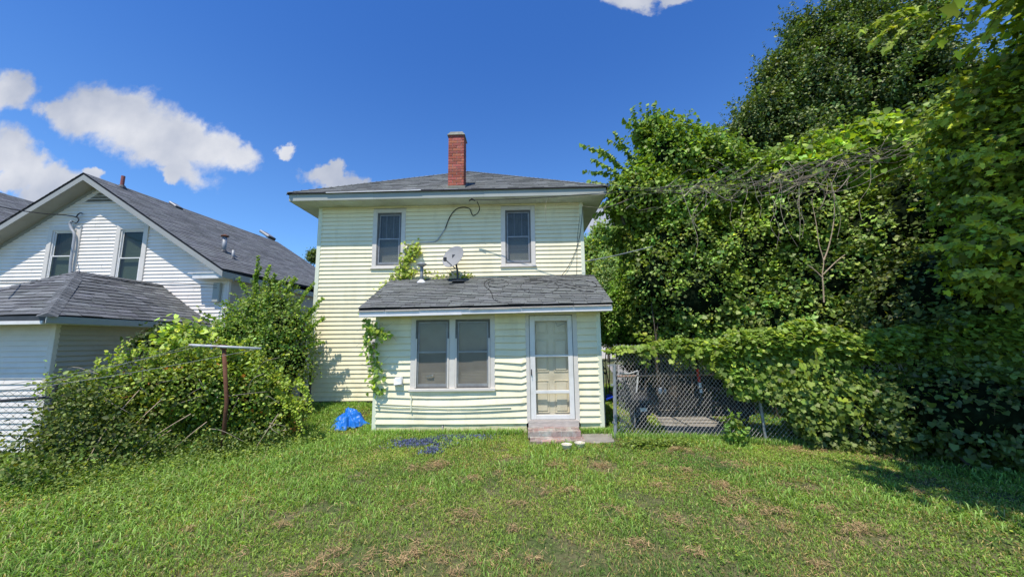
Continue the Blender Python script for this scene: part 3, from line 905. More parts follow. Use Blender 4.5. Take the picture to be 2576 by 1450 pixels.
for side in (0, 1):
    b = MB()
    if side == 0: b.box((AXL - .012, YP - .028, AZB - .1), (AXL + .07, YP + .05, AZT + .02))
    else: b.box((AXR - .075, YP - .028, AZB - .02), (AXR + .012, YP + .05, AZT + .02))
    b.build('corner_trim', M['yellow_trim'], house, bevel=.004)
b = MB()
siding(b, (AXL, 0, 0), (0, 1, 0), (-1, 0, 0), z_start, AZT + .4, E5, lambda z: (YP + .05, min(YM, YP + .3 + (AZT + .5 - z) * 5)), [], None, 1, rnd=rw)
b.build('side_wall', M['yellow'], house)
b = MB()
siding(b, (AXR, 0, 0), (0, 1, 0), (1, 0, 0), z_start, AZT + .4, E5, lambda z: (YP + .05, min(YM, YP + .3 + (AZT + .5 - z) * 5)), [], None, 1, rnd=rw)
b.build('side_wall', M['yellow'], house)
b = MB(); b.box((AXL + .03, YP + .6, -.1), (AXR - .03, YM + .1, AZT)); b.build('inner_block', M['dark_room'], house)

# twin window
b = MB(); t = P(1045, 900, YP).x - wx0
wa1 = P(1130, 900, YP).x; wb0 = P(1145, 900, YP).x
zt = P(1140, 803, YP).z
b.box((wx0, YP - .032, wz0), (wx0 + t, YP + .02, wz1)); b.box((wx1 - t, YP - .032, wz0), (wx1, YP + .02, wz1))
b.box((wa1, YP - .032, wz0), (wb0, YP + .02, zt)); b.box((wx0 + t, YP - .032, zt), (wx1 - t, YP + .02, wz1))
b.build('window_surround', M['white_trim'], house, bevel=.004)
b = MB(); b.box((wx0 - .01, YP - .075, wz0 - .055), (wx1 + .005, YP + .02, wz0 - .001)); b.build('window_sill', M['white_trim'], house, bevel=.006)
annex_pane = glass_mat('dusty_screen', (0.62, 0.63, 0.60), 0.04, (0.33, 0.29, 0.23), 0.5)
for i, (a, c) in enumerate(((wx0 + t, wa1), (wb0, wx1 - t))):
    wn = sash_window(house, a, c, wz0 + .003, zt - .003, YP - .005, annex_pane, M['grey_alu'], 'blind', .52,
                label='annex window with blind, %s' % ('torn screen in its lower half, left of the pair' if i == 0 else 'crumpled blind, nearer the door'), seed=20 + i)
    for xx in (a + .004, c - .034):           # white storm track stiles low on both sides
        s = MB(); s.box((xx, YP - .045, wz0 + .01), (xx + .03, YP - .028, wz0 + (zt - wz0) * .72))
        s.build('storm_track', M['white_trim'], wn)
    s = MB()
    if i == 0:
        tp = Vector((P(1081, 944, YP).x, YP - .03, P(1081, 944, YP).z))
        s.add([tp + Vector(q) for q in ((-.08, 0, 0), (.02, -.012, .03), (.08, 0, .028), (.07, -.012, -.02), (-.04, -.005, -.028))], [(0, 1, 2, 3, 4)])
        s.build('screen_tear', M['curtain'], wn)

# annex roof
EL, ER = P(912, 784, YE), P(1539, 770, YE)
WLt, WRt = P(988, 697, YM), P(1488, 695, YM)
ex0, ex1 = min(EL.x, WLt.x), max(ER.x, WRt.x)
zE = (P(912, 777, YE).z + P(1539, 762, YE).z) / 2
zW = P(1240, 698, YM).z
e0, e1 = Vector((ex0, YE, zE)), Vector((ex1, YE, zE))
vv = Vector((0, YM - YE, zW - zE)); Lv = vv.length
tiltL, tiltR = P(912, 777, YE).z - zE, P(1539, 762, YE).z - zE
tl = (tiltR - tiltL) / (ex1 - ex0)
Ua = Vector((1, 0, tl)).normalized()
eo = Vector((ex0, YE - .03, zE + tiltL))
b = MB(); b.prism([eo, eo + Ua * (ex1 - ex0), eo + Ua * (ex1 - ex0) + vv, eo + vv], (0, 0, -.03)); b.build('roof_deck', M['roof_edge'], house)
S = MB()
shingles(S, eo + Vector((0, -.02, .004)), Ua, vv, Lv, .105, lambda v: (-.01, ex1 - ex0 + .01), tab=.29, seed=31, tone=.13, thick=.014,
         sag=lambda q: .006 * math.sin(q[0] * 2.2 + 1) + .004 * math.sin(q[0] * 7))
S.build('annex_roof', M['shingle'], house)
fh = .105
b = MB()
def bar(mb, xa, xb, y0, y1, dz0, dz1):
    za, zb_ = eo.z + tl * (xa - ex0), eo.z + tl * (xb - ex0)
    vs = [(xa, y0, za + dz0), (xb, y0, zb_ + dz0), (xb, y1, zb_ + dz0), (xa, y1, za + dz0), (xa, y0, za + dz1), (xb, y0, zb_ + dz1), (xb, y1, zb_ + dz1), (xa, y1, za + dz1)]
    mb.add(vs, [(0, 3, 2, 1), (4, 5, 6, 7), (0, 1, 5, 4), (1, 2, 6, 5), (2, 3, 7, 6), (3, 0, 4, 7)])
xm = ex0 + (ex1 - ex0) * .41
bar(b, ex0, xm, YE - .022, YE, -.045 - fh, -.045)
bar(b, xm + .001, ex1, YE - .018, YE, -.035 - fh, -.03)
b.build('annex_fascia', M['fascia_white'], house, bevel=.003)
b = MB()      # curled bare strip between shingles and fascia
xs = ex0
k = 0
while xs < ex1 - .05:
    xe = min(xs + rn.uniform(.35, 1.0), ex1 - .01)
    bar(b, xs, xe - .01, YE - .047, YE - .0315, -.050 + rn.uniform(-.006, .004), -.030 + rn.uniform(-.003, .004))
    xs = xe
b.build('peeling_edge_strip', M['wood_bare'], house)
b = MB(); bar(b, ex0, ex1, YE, YM, -.075, -.06)
b = MB()
b.quad((ex0 + .02, YE + .001, zE + tiltL - .13), (ex1 - .02, YE + .001, zE + tiltR - .13), (ex1 - .02, YP + .02, zE + tiltR - .128), (ex0 + .02, YP + .02, zE + tiltL - .128))
b.build('annex_soffit', M['soffit'], house)
for xx in (ex0 + .005, ex1 - .03):      # verge boards
    b = MB()
    za = eo.z + tl * (xx - ex0)
    b.prism([(xx, YE, za - .15), (xx, YM, za + (zW - zE) - .12), (xx, YM, za + (zW - zE) - .035), (xx, YE, za - .035)], (.022, 0, 0))
    b.build('verge_board', M['fascia_white'], house)

# door
b = MB(); jt = P(1333, 950, YP).x - dx0
ztop = P(1385, 792, YP).z
b.box((dx0, YP - .03, dz0 - .03), (dx0 + jt, YP + .02, AZT)); b.box((dx1 - jt * 1.2, YP - .03, dz0 - .03), (dx1, YP + .02, AZT))
b.box((dx0 + jt, YP - .03, ztop), (dx1 - jt * 1.2, YP + .02, AZT))
b.build('door_surround', M['white_trim'], house, bevel=.004)
a0, a1 = dx0 + jt + .006, dx1 - jt * 1.2 - .006
zb0 = dz0 + .03
b = MB()     # inner panel door
YD = YP + .10
b.box((a0, YD, zb0), (a1, YD + .04, ztop - .01))
ddoor = b.build('door', M['door'], house)
b = MB()
wd_ = a1 - a0; hh = ztop - zb0
for cxr in (.27, .73):
    for (r0, r1) in ((.05, .36), (.44, .76), (.81, .93)):
        xa, xb = a0 + wd_ * (cxr - .17), a0 + wd_ * (cxr + .17); za, zb_ = zb0 + hh * r0, zb0 + hh * r1
        frame_rect(b, xa, xb, za, zb_, (.016,) * 4, YD - .014, YD)
        b.box((xa + .04, YD - .02, za + .04), (xb - .04, YD, zb_ - .04))
b.build('door_panel', M['door'], ddoor, bevel=.004)
b = MB()     # storm door frame
zr1, zr2 = P(1386, 894, YP).z, P(1386, 984, YP).z
sw = P(1346, 900, YP).x - a0
st_b = P(1386, 1041, YP).z
b.box((a0, YP - .035, zb0), (a0 + sw, YP - .005, ztop - .01)); b.box((a1 - sw * .9, YP - .035, zb0), (a1, YP - .005, ztop - .01))
b.box((a0 + sw, YP - .035, ztop - .01 - sw), (a1 - sw * .9, YP - .005, ztop - .01)); b.box((a0 + sw, YP - .035, zb0), (a1 - sw * .9, YP - .005, st_b))
b.box((a0 + sw, YP - .033, zr1 - .02), (a1 - sw * .9, YP - .008, zr1 + .02)); b.box((a0 + sw, YP - .033, zr2 - .03), (a1 - sw * .9, YP - .008, zr2 + .03))
sdoor = b.build('storm_door', M['white_alu'], house, bevel=.005)
clear = glass_mat('storm_glass', (0.97, 0.96, 0.92), 0.025, (0.6, 0.56, 0.45), 0.05)
b = MB(); b.quad((a0 + sw - .01, YP - .02, st_b), (a1 - sw * .9 + .01, YP - .02, st_b), (a1 - sw * .9 + .01, YP - .02, ztop - sw), (a0 + sw - .01, YP - .02, ztop - sw)); b.build('pane', clear, sdoor)
b = MB()
hz = P(1340, 935, YP).z
b.box((a0 + .012, YP - .05, hz - .06), (a0 + .03, YP - .036, hz + .06)); b.tube([(a0 + .02, YP - .05, hz + .03), (a0 + .022, YP - .085, hz + .02), (a0 + .022, YP - .085, hz - .05)], .006, 6)
b.build('handle', M['black_metal'], sdoor)
b = MB()
b.tube([(a0 + wd_ * .62, YP + .005, ztop - sw - .03), (a0 + wd_ * .66, YP + .0, ztop - sw - .12), (a0 + wd_ * .85, YP + .0, ztop - sw - .06), (a1 - sw, YP, ztop - sw - .03)], .006, 5)
b.build('door_closer', M['grey_alu'], sdoor)
b = MB(); b.box((dx0 + .03, YP - .058, .10), (dx1 - .03, YP + .0, dz0 - .026)); b.box((dx0 + .03, YP - .06, dz0 - .025), (dx1 - .03, YP + .09, dz0 + .012)); b.box((dx0 + .05, YP - .045, dz0 + .012), (dx1 - .05, YP + .09, zb0 - .004)); b.build('threshold', M['wood_bare'], house)
b = MB(); frame_rect(b, a0 - .009, a1 + .009, zb0 - .002, ztop - .001, (.0085, .0085, .006, .0085), YP - .0315, YP - .004); b.build('door_gap_shadow', M['dark_metal'], house)  # dark strips added to draw the shadowed gap round the storm door
# reveal
b = MB(); b.box((a0 - .004, YP - .004, zb0), (a0, YD, ztop)); b.box((a1, YP - .004, zb0), (a1 + .004, YD, ztop)); b.box((a0, YP - .003, ztop - .008), (a1, YD, ztop)); b.build('door_jamb', M['white_trim'], house)
b = MB(); b.box((dx0 - .02, YP + .15, dz0 - .05), (dx1 + .02, YP + .5, ztop + .05)); b.build('dark_reveal', M['dark_room'], house)

# dryer hood
hc = P(1004, 958, YP)
b = MB()
wv, hv = .08, .085
vs = [(-wv, 0, hv), (wv, 0, hv), (wv, 0, -hv), (-wv, 0, -hv), (-wv * .95, -.05, hv * .55), (wv * .55, -.07, hv * .95), (wv * 1.1, -.12, -hv * .5), (-wv * .85, -.11, -hv * .75)]
b.add([Vector((hc.x, YP - .015, hc.z)) + Vector(v) for v in vs], [(0, 1, 5, 4), (4, 5, 6, 7), (1, 2, 6, 5), (0, 4, 7, 3), (3, 7, 6, 2), (0, 3, 2, 1)])
b.build('vent_hood', M['vent_white'], house, bevel=.006)

# vent stack through annex roof
def annex_roof_y(px, py):
    for k in range(300):
        y = YE + k * .01
        q = P(px, py, y)
        if q.z <= eo.z + tl * (q.x - ex0) + (y - YE) / (YM - YE) * (zW - zE) + .02: return y
    return YM - .05
yv = min(annex_roof_y(1060, 710), YM - .12)
v0 = P(1060, 708, yv); v1 = P(1062, 668, yv)
b = MB(); b.tube([(v0.x, yv, v0.z - .05), (v0.x, yv, v1.z)], .038, 12)
vp = b.build('vent_pipe', M['galv'], house, smooth=True)
b = MB(); b.lathe([(.05, -.02), (.075, 0), (.12, .02), (.12, .035), (.07, .07), (.02, .085)], (v0.x, yv, v1.z), 16); b.build('vent_cap', M['galv'], vp)
b = MB(); b.lathe([(.12, -.03), (.10, .0), (.05, .05), (.04, .06)], (v0.x, yv, v0.z - .01), 16); b.build('flashing', M['vent_white'], vp)

# ---------------- satellite dish
YDish = 8.32
dc = P(1140, 646, YDish); db = P(1151, 703, YDish)
dish = thing('satellite_dish', 'grey satellite dish on a black mast at the top of the annex roof', 'satellite dish', (db.x, YDish, db.z - .03))
b = MB()
ax = Vector((-.42, -.82, .38)).normalized()
prof = []
n = 10
for i in range(n + 1):
    r_ = .285 * i / n; prof.append((max(r_, .001), .045 * (i / n) ** 2))
prof += [(.287, .045), (.287, .037)]
for i in range(n, -1, -1):
    prof.append((max(.285 * i / n * .99, .001), .045 * (i / n) ** 2 - .008))
b.lathe(prof, dc - ax * .02, 36, ax)
b.build('reflector', M['dish'], dish, smooth=True)
b = MB()
b.tube([(db.x, YDish, db.z - .03), (db.x - .005, YDish + .0, db.z + .18), dc - ax * .08 + Vector((.02, 0, -.12))], .022, 8)
b.build('mast', M['dark_metal'], dish)
b = MB(); b.box((db.x - .13, YDish - .1, db.z - .05), (db.x + .15, YDish + .12, db.z - .025)); b.build('foot_plate', M['dark_metal'], dish)
b = MB()
lb = dc - ax * .04 + Vector((.02, 0, -.24)); le = P(1119, 652, YDish - .33)
b.tube([lb, le], .013, 6); b.build('feed_arm', M['dish'], dish)
b = MB(); b.box((-.03, -.035, -.04), (.03, .035, .045), M=Matrix.Translation(le) @ Matrix.Rotation(.5, 4, 'Z')); b.build('receiver', M['dark_metal'], dish, bevel=.006)
b = MB(); b.box((-.06, -.02, -.09), (.06, .03, .09), M=Matrix.Translation(dc - ax * .06)); b.build('bracket', M['dark_metal'], dish, bevel=.005)

# ---------------- cables
def curve_pts(pts, n=8):
    pts = [Vector(p) for p in pts]
    out = []
    for i in range(len(pts) - 1):
        p0 = pts[max(i - 1, 0)]; p1 = pts[i]; p2 = pts[i + 1]; p3 = pts[min(i + 2, len(pts) - 1)]
        for k in range(n):
            t = k / n
            out.append(0.5 * ((2 * p1) + (-p0 + p2) * t + (2 * p0 - 5 * p1 + 4 * p2 - p3) * t * t + (-p0 + 3 * p1 - 3 * p2 + p3) * t ** 3))
    out.append(pts[-1])
    return out

YW = YM - .03
b = MB()
seq = [(1200, 507, fy0 + .05), (1206, 523, YW - .3), (1201, 536, YW - .15), (1190, 542, YW - .05), (1185, 534, YW), (1181, 525, YW), (1165, 521, YW), (1146, 527, YW), (1131, 546, YW), (1120, 574, YW)]
b.tube(curve_pts([P(*q) for q in seq], 6), .011, 5)
tag(b.build('service_cable', M['cable']), 'black service cable looping from the eave down the yellow wall', 'cable')
b = MB()
seq = [(1120, 574, YW), (1108, 592, YW), (1097, 606, YW), (1080, 609, YW), (1056, 610, YW), (1036, 613, YW), (1024, 622, YW), (1019, 640, YW), (1018, 690, YW)]
b.tube(curve_pts([P(*q) for q in seq], 5), .013, 6)
tag(b.build('conduit', M['cable_grey']), 'grey weathered conduit bending across the yellow wall beside the ivy', 'conduit')
# long overhead cable to the right
cable_pts = [P(1185, 503, fy0 - .02), P(1300, 500, 8.0), P(1500, 487, 7.7), P(1700, 470, 7.4), P(1900, 444, 7.1), P(2100, 408, 6.7), P(2310, 342, 6.1), P(2600, 215, 5.2)]
b = MB(); b.tube(curve_pts(cable_pts, 8), .008, 5)
b.tube([P(1180, 505, fy0 - .02), P(1186, 500, fy0 - .04), P(1195, 504, fy0 - .05)], .018, 6)
tag(b.build('overhead_cable', M['cable']), 'thick overhead supply cable running from the yellow eave into the trees', 'cable')
b = MB()
b.tube(curve_pts([P(1470, 657, YM - .01), P(1530, 646, 8.6), P(1570, 637, 8.5), P(1640, 620, 8.4)], 6), .010, 5)
tag(b.build('side_cable', M['line']), 'pale thin cable running from the house corner towards the ivy tree', 'cable')
b = MB()
b.tube(curve_pts([P(1465, 520, YM - .03), P(1462, 560, YM - .04), P(1454, 610, YM - .04), P(1432, 665, YM - .04), P(1405, 700, YM - .1), P(1385, 712, 8.3)], 6), .006, 4)
b.tube(curve_pts([P(1459, 540, YM - .03), P(1452, 600, YM - .03), P(1450, 690, YM - .03)], 5), .004, 4)
tag(b.build('hanging_wire', M['cable']), 'thin black wire hanging down the wall to the annex roof', 'wire')


def on_roof(px, py, h=.045):
    y = annex_roof_y(px, py)
    q = P(px, py, y)
    return Vector((q.x, y, eo.z + tl * (q.x - ex0) + (y - YE) / (YM - YE) * (zW - zE) + h))


b = MB()
c1 = [(1240, 703), (1222, 709), (1218, 720), (1232, 733), (1238, 745), (1241, 755), (1262, 764), (1290, 767), (1310, 766)]
b.tube(curve_pts([on_roof(*q) for q in c1], 6), .007, 5)
b.tube([on_roof(1253 + 26 * math.cos(a), 716 + 10 * math.sin(a)) for a in [i * .4 for i in range(17)]], .006, 5)
tag(b.build('loose_cable', M['cable']), 'small loop of black cable lying left on the annex roof', 'cable', 'loose cables on the annex roof')
b = MB()
b.tube([on_roof(1357 + 48 * math.cos(a), 724 + 17 * math.sin(a)) for a in [i * .35 for i in range(19)]], .007, 5)
b.tube(curve_pts([on_roof(*q) for q in [(1322, 709), (1345, 715), (1390, 712), (1440, 720), (1470, 726), (1500, 722), (1490, 712), (1450, 706), (1410, 707), (1365, 711)]], 6), .006, 5)
b.tube(curve_pts([on_roof(*q) for q in [(1350, 706), (1390, 716), (1430, 726), (1475, 735), (1500, 732)]], 6), .006, 5)
tag(b.build('loose_cable', M['cable']), 'large tangled coil of black cable on the right end of the annex roof', 'cable', 'loose cables on the annex roof')

# ---------------- brick steps, slab, bowls
st = thing('brick_steps', 'two low worn brick steps below the white storm door', 'steps', (dx0, YP - .3, 0))
sx0, sx1 = P(1327, 1080, YP - .3).x, P(1459, 1080, YP - .3).x
b, mm = MB(), MB()
rs = random.Random(9)
def paved(b, mm, x0, x1, y0, y1, z0, z1, bl, bw):
    mm.box((x0 + .008, y0 + .008, z0), (x1 - .008, y1, z1 - .008))
    y = y0; k = 0
    while y < y1 - .01:
        yy = min(y + bw, y1); u = x0 - (bl * .5 if k % 2 else 0)
        while u < x1 - .01:
            a, c = max(u, x0), min(u + bl, x1)
            if c - a > .03:
                t = rs.uniform(.7, 1.3); col = (t * rs.uniform(.9, 1.15), t, t)
                b.box((a + .004, y + .004, z0 + .002), (c - .004, yy - .004, z1 + rs.uniform(-.007, .004)), col)
            u += bl
        y = yy; k += 1
paved(b, mm, sx0, sx1, YP - .42, YP - .04, .0, .115, .2, .095)
q = b.build('upper_step', M['old_brick'], st, bevel=.005); mm.build('mortar', M['mortar'], q)
b, mm = MB(), MB()
paved(b, mm, sx0 + .03, sx1 + .03, YP - .72, YP - .425, -.04, .032, .2, .1)
q = b.build('lower_step', M['old_brick'], st, bevel=.005); mm.build('mortar', M['mortar'], q)
b = MB()
sp = [PZ(1462, 1090, .02), PZ(1538, 1087, .02), PZ(1545, 1108, .02), PZ(1500, 1112, .02), PZ(1466, 1109, .02)]
b.prism([(p.x, p.y, -.03) for p in sp], (0, 0, .05))
tag(b.build('stone_slab', M['concrete'], bevel=.008), 'flat grey stone slab on the grass between the steps and the gate', 'slab')
for i, (px, py, r_) in enumerate(((1425, 1121, .082), (1458, 1117, .083))):
    c = PZ(px, py, .05)
    b = MB()
    b.lathe([(r_ * .72, 0), (r_ * .8, .005), (r_ * 1.0, .062), (r_ * 1.04, .066), (r_ * 1.04, .072), (r_ * .97, .072), (r_ * .88, .05), (r_ * .75, .018), (.01, .015)], (c.x, c.y, .012), 28)
    tag(b.build('pet_bowl', M['bowl'], smooth=True), ('cream pet bowl lying nearer the camera, left of the other bowl' if i == 0 else 'cream pet bowl lying nearer the gate, beside the other bowl'), 'bowl', 'pet bowls on the grass by the steps')
# ================================================================== white house
WY = 10.4                 # gable wall
WRY = 9.95                # rake front
WX1 = -8.42               # right wall
WPX = P(211, 436, WRY).x  # peak x
pk = P(211, 435, WRY)
er = P(560, 676, WRY)
WEX1 = er.x               # eave end x
slope = (pk.z - er.z) / (WEX1 - WPX)
WEX0 = WPX - (WEX1 - WPX)
WX0 = WPX - (WX1 - WPX)
wh = thing('white_house', 'white sided neighbouring house with steep grey gable roof and two upper windows', 'house', (WPX, WY, 0))
far = 18.6
dzf = .28     # the far end of the ridge sits slightly higher
T_ = .16      # roof thickness
gb0 = -.3
peak_wall = pk.z - T_ - .06
def zroof(x): return pk.z - abs(x - WPX) * slope
# gable wall, siding between rake lines
winL = (P(124, 600, WY).x, P(205, 600, WY).x, P(160, 700, WY).z - .1, P(160, 570, WY).z)
winR = (P(294, 600, WY).x, P(374, 600, WY).x, P(330, 712, WY).z - .1, P(330, 567, WY).z)
vent = (P(214, 509, WY).x, P(288, 509, WY).x, P(250, 509, WY).z)
b = MB()
rw2 = random.Random(21)
def ul_g(z):
    h = max(0, (pk.z - T_ - .1 - z) / slope)
    return (max(WPX - h, WX0 + .05), min(WPX + h, WX1 - .05))
siding(b, (0, WY, 0), (1, 0, 0), (0, -1, 0), gb0, pk.z - .2, .1045, ul_g, [winL, winR], None, 1.2, lip=.026, rnd=rw2)
b.build('gable_wall', M['white_vinyl'], wh)
b = MB()
siding(b, (WX1, 0, 0), (0, 1, 0), (1, 0, 0), gb0, er.z - .1, .1045, lambda z: (WY + .05, far), [], None, 2, rnd=rw2)
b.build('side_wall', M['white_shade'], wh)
b = MB(); b.box((WX1 - .06, WY - .024, gb0), (WX1 + .022, WY + .06, er.z - .12)); b.build('corner_trim', M['white_trim'], wh, bevel=.003)
b = MB()
b.prism([(WX0 + .03, WY + .45, gb0), (WX1 - .03, WY + .45, gb0), (WX1 - .03, WY + .45, er.z - .1), (WPX, WY + .45, pk.z - .3), (WX0 + .03, WY + .45, er.z - .1)], (0, far - WY - .5, 0))
b.build('inner_block', M['dark_room'], wh)
# roof slabs
for sgn, nm in ((1, 'right'), (-1, 'left')):
    ex = WEX1 if sgn == 1 else WEX0
    b = MB()
    a0_, a1_ = Vector((WPX, WRY, pk.z)), Vector((WPX, far, pk.z + dzf))
    c0_, c1_ = Vector((ex, WRY, er.z)), Vector((ex, far, er.z + dzf))
    dn = Vector((0, 0, -.05))
    b.prism([a0_, c0_, c1_, a1_], (0, 0, -.05))
    b.build('roof_deck', M['roof_edge'], wh)
    S = MB()
    U_ = (c1_ - c0_).normalized()
    Vs = a0_ - c0_
    O_ = c0_ + Vector((0, -.02, .006))
    shingles(S, O_, U_, Vs, Vs.length, .14, lambda v: (0, (c1_ - c0_).length + .02), tab=.33, seed=40 + sgn, tone=.22)
    S.build('roof', M['shingle_dark'], wh)
    # sloping soffit under the rake
    b = MB()
    b.prism([(WPX, WRY + .03, pk.z - T_), (ex - sgn * .05, WRY + .03, er.z - T_ + .05 * slope), (ex - sgn * .05, WY + .02, er.z - T_ + .05 * slope), (WPX, WY + .02, pk.z - T_)], (0, 0, -.01))
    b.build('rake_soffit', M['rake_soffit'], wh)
    b = MB()
    b.prism([(WPX, WRY, pk.z - .052), (ex, WRY, er.z - .052), (ex, WRY, er.z - .052 - T_), (WPX, WRY, pk.z - .052 - T_)], (0, .028, 0))
    b.build('rake_board', M['rake'], wh)
    b = MB()
    b.prism([(WPX, WY - .022, pk.z - T_ - .01), (ex, WY - .022, er.z - T_ - .01), (ex, WY - .022, er.z - T_ - .13), (WPX, WY - .022, pk.z - T_ - .13)], (0, .02, 0))
    b.build('frieze_board', M['rake'], wh)
b = MB()     # eave box right
b.box((WX1, WRY + .05, er.z - .23), (WEX1, far, er.z - .20)); b.box((WEX1 - .02, WRY + .03, er.z - .20), (WEX1, far, er.z - .055))
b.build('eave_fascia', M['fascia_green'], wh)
b = MB(); xl = P(470, 678, WRY).x
b.box((xl, WRY + .03, er.z - .10), (WEX1 - .03, WY - .03, er.z - .075)); b.box((xl + .12, WRY + .06, er.z - .24), (WEX1 - .03, WY - .03, er.z - .101))
b.build('eave_return', M['white_alu'], wh)
# gable vent
b = MB()
vz, vx0, vx1 = vent[2], vent[0], vent[1]
vc = (vx0 + vx1) / 2; vtop = P(254, 484, WY).z
for i in range(8):
    z = vz + (vtop - vz) * i / 8; f = 1 - i / 8
    b.add([(vc - (vc - vx0) * f, WY - .035, z), (vc + (vx1 - vc) * f, WY - .035, z), (vc + (vx1 - vc) * f * .9, WY - .012, z + (vtop - vz) / 8), (vc - (vc - vx0) * f * .9, WY - .012, z + (vtop - vz) / 8)], [(0, 1, 2, 3)])
gv = b.build('gable_vent', M['curtain'], wh)
b = MB(); b.box((vx0 - .04, WY - .045, vz - .03), (vx1 + .04, WY - .018, vz)); b.build('vent_sill', M['white_trim'], gv)
blk_pane = glass_mat('dark_clear_glass', (0.45, 0.52, 0.42), 0.04, (0.15, 0.15, 0.12), 0.12)
for i, (x0, x1, z0, z1) in enumerate((winL, winR)):
    b = MB(); t = .13
    frame_rect(b, x0, x1, z0, z1, (t, t, .06, t), WY - .05, WY + .03); b.build('window_surround', M['white_trim'], wh, bevel=.006)
    sash_window(wh, x0 + t, x1 - t, z0 + .06, z1 - t, WY + .0, blk_pane, M['white_alu'], 'blind' if i else 'lower_blind', .48,
                label='upper window with dark upper glass behind the pale mast' if i == 0 else 'upper window with white blind drawn down, right of the mast', seed=50 + i)
# roof furniture
def on_wroof(px, py, fl=0):
    for k in range(600):
        y = WRY + k * .02
        q = P(px, py, y)
        zz = pk.z - (q.x - WPX) * slope + (y - WRY) / (far - WRY) * dzf
        if q.x > WPX and q.z <= zz: return Vector((q.x, y, zz))
    return P(px, py, WRY)
q = on_wroof(306, 472); b = MB()
hq = P(304, 443, q.y).z - q.z
b.tube([q - Vector((0, 0, .05)), q + Vector((0, 0, hq))], .05, 10); vp = b.build('vent_pipe', M['red_pipe'], wh); vp['label'] = 'red brown pipe near the ridge'
b = MB(); b.lathe([(.13, -.08), (.12, 0), (.07, .08)], q, 12); b.build('flashing', M['dark_metal'], vp)
for (px, py) in ((440, 519), (670, 594)):
    q = on_wroof(px, py); b = MB()
    Mx = Matrix.Translation(q) @ Matrix.Rotation(math.atan(slope), 4, 'Y')
    b.box((-.17, -.15, .01), (.17, .15, .08), M=Mx); bv = b.build('roof_vent', M['grey_alu'], wh, bevel=.02)
    b = MB(); b.box((.10, -.14, -.0), (.18, .14, .07), M=Mx); b.build('louvre', M['dark_metal'], bv)
for (px, py, top, r_) in ((562, 633, 596, .065), (585, 650, 629, .04)):
    q = on_wroof(px, py); b = MB(); hq = P(px, top, q.y).z - q.z
    b.tube([q - Vector((0, 0, .1)), q + Vector((0, 0, hq))], r_, 12); vp = b.build('vent_pipe', M['galv'], wh, smooth=True)
    b = MB(); b.lathe([(r_ + .06, -.06), (r_ + .05, 0), (r_ + .005, .06)], q, 12); b.build('flashing', M['dark_metal'], vp)
    if r_ > .05:
        b = MB(); b.lathe([(r_ + .01, 0), (r_ + .05, .02), (r_ + .05, .04), (.02, .09)], q + Vector((0, 0, hq)), 12); b.build('vent_cap', M['rust'], vp)
# side porch post and box at the right corner
b = MB()
q0, q1 = P(545, 710, WY).x, P(562, 710, WY).x
b.box((q0, WY - .12, P(550, 760, WY).z), (q1, WY - .03, P(550, 712, WY).z)); b.build('meter_box', M['fascia_green'], wh, bevel=.01)

# mast on the gable (service conduit)
b = MB()
YMa = WY - .12
seq = [(176, 705), (178, 660), (184, 620), (187, 590), (180, 576), (176, 562), (181, 556)]
b.tube(curve_pts([P(x, y, YMa) for x, y in seq], 5), .035, 8)
tag(b.build('service_mast', M['cable_grey'], smooth=True), 'pale bent service mast in front of the white gable window', 'mast')
b = MB()
b.tube(curve_pts([P(181, 556, YMa), P(192, 560, YMa), P(198, 552, YMa), P(190, 545, YMa), P(166, 541, YMa - .05), P(110, 537, YMa - .8), P(0, 520, YMa - 2.4), P(-150, 470, YMa - 4)], 6), .014, 5)
b.tube(curve_pts([P(192, 545, WY - .1), P(200, 536, WY - .1), P(208, 537, WY - .04)], 4), .016, 5)
tag(b.build('overhead_cable', M['cable']), 'dark overhead cable reaching the white gable mast from the left', 'cable')
b = MB()
for (y_a, y_b) in ((702, 716), (706, 723)):
    b.tube(curve_pts([P(0, y_a + 5, 7.2), P(190, y_a + 4, 8.2), P(400, y_b - 6, 9.2), P(545, y_b, 10.2)], 6), .006, 4)
tag(b.build('overhead_wire', M['cable']), 'pair of thin wires crossing low over the shed roof', 'wire')

# ================================================================== shed / hipped rear wing
sh = thing('shed', 'low white sided wing with hipped grey shingle roof in front of the white house', 'shed', (-10, 8, 0))
c = P(118, 792, 6.68)
HX1, HY0, HZ = c.x, 6.68, c.z
rp = P(196, 684, 8.4)
RX, RYn, RZ = rp.x, 8.4, rp.z
HX0 = RX - (HX1 - RX)
RYn = HY0 + (HX1 - RX)
rp = P(196, 684, RYn); RX, RZ = rp.x, rp.z
HX0 = RX - (HX1 - RX)
HYb = WY - .03
b = MB()
vs = [(HX0, HY0, HZ), (HX1, HY0, HZ), (HX1, HYb, HZ), (HX0, HYb, HZ), (RX, RYn, RZ), (RX, HYb, RZ)]
b.add(vs, [(0, 1, 4), (1, 2, 5, 4), (2, 3, 5), (3, 0, 4, 5), (3, 2, 1, 0)]); b.build('roof_deck', M['roof_edge'], sh)
S = MB()
mid = Vector((RX, HY0, HZ)); vv2 = Vector((RX, RYn, RZ)) - mid; L2 = vv2.length; wf = HX1 - HX0
sagf = lambda q: .008 * math.sin(q[0] * 2.6 + q[1] * 2)
shingles(S, Vector((HX0, HY0, HZ + .006)), (1, 0, 0), vv2, L2, .14, lambda v: (min(v / L2, 1) * (RX - HX0), wf - min(v / L2, 1) * (HX1 - RX)), tab=.32, seed=61, tone=.3, thick=.014, sag=sagf)
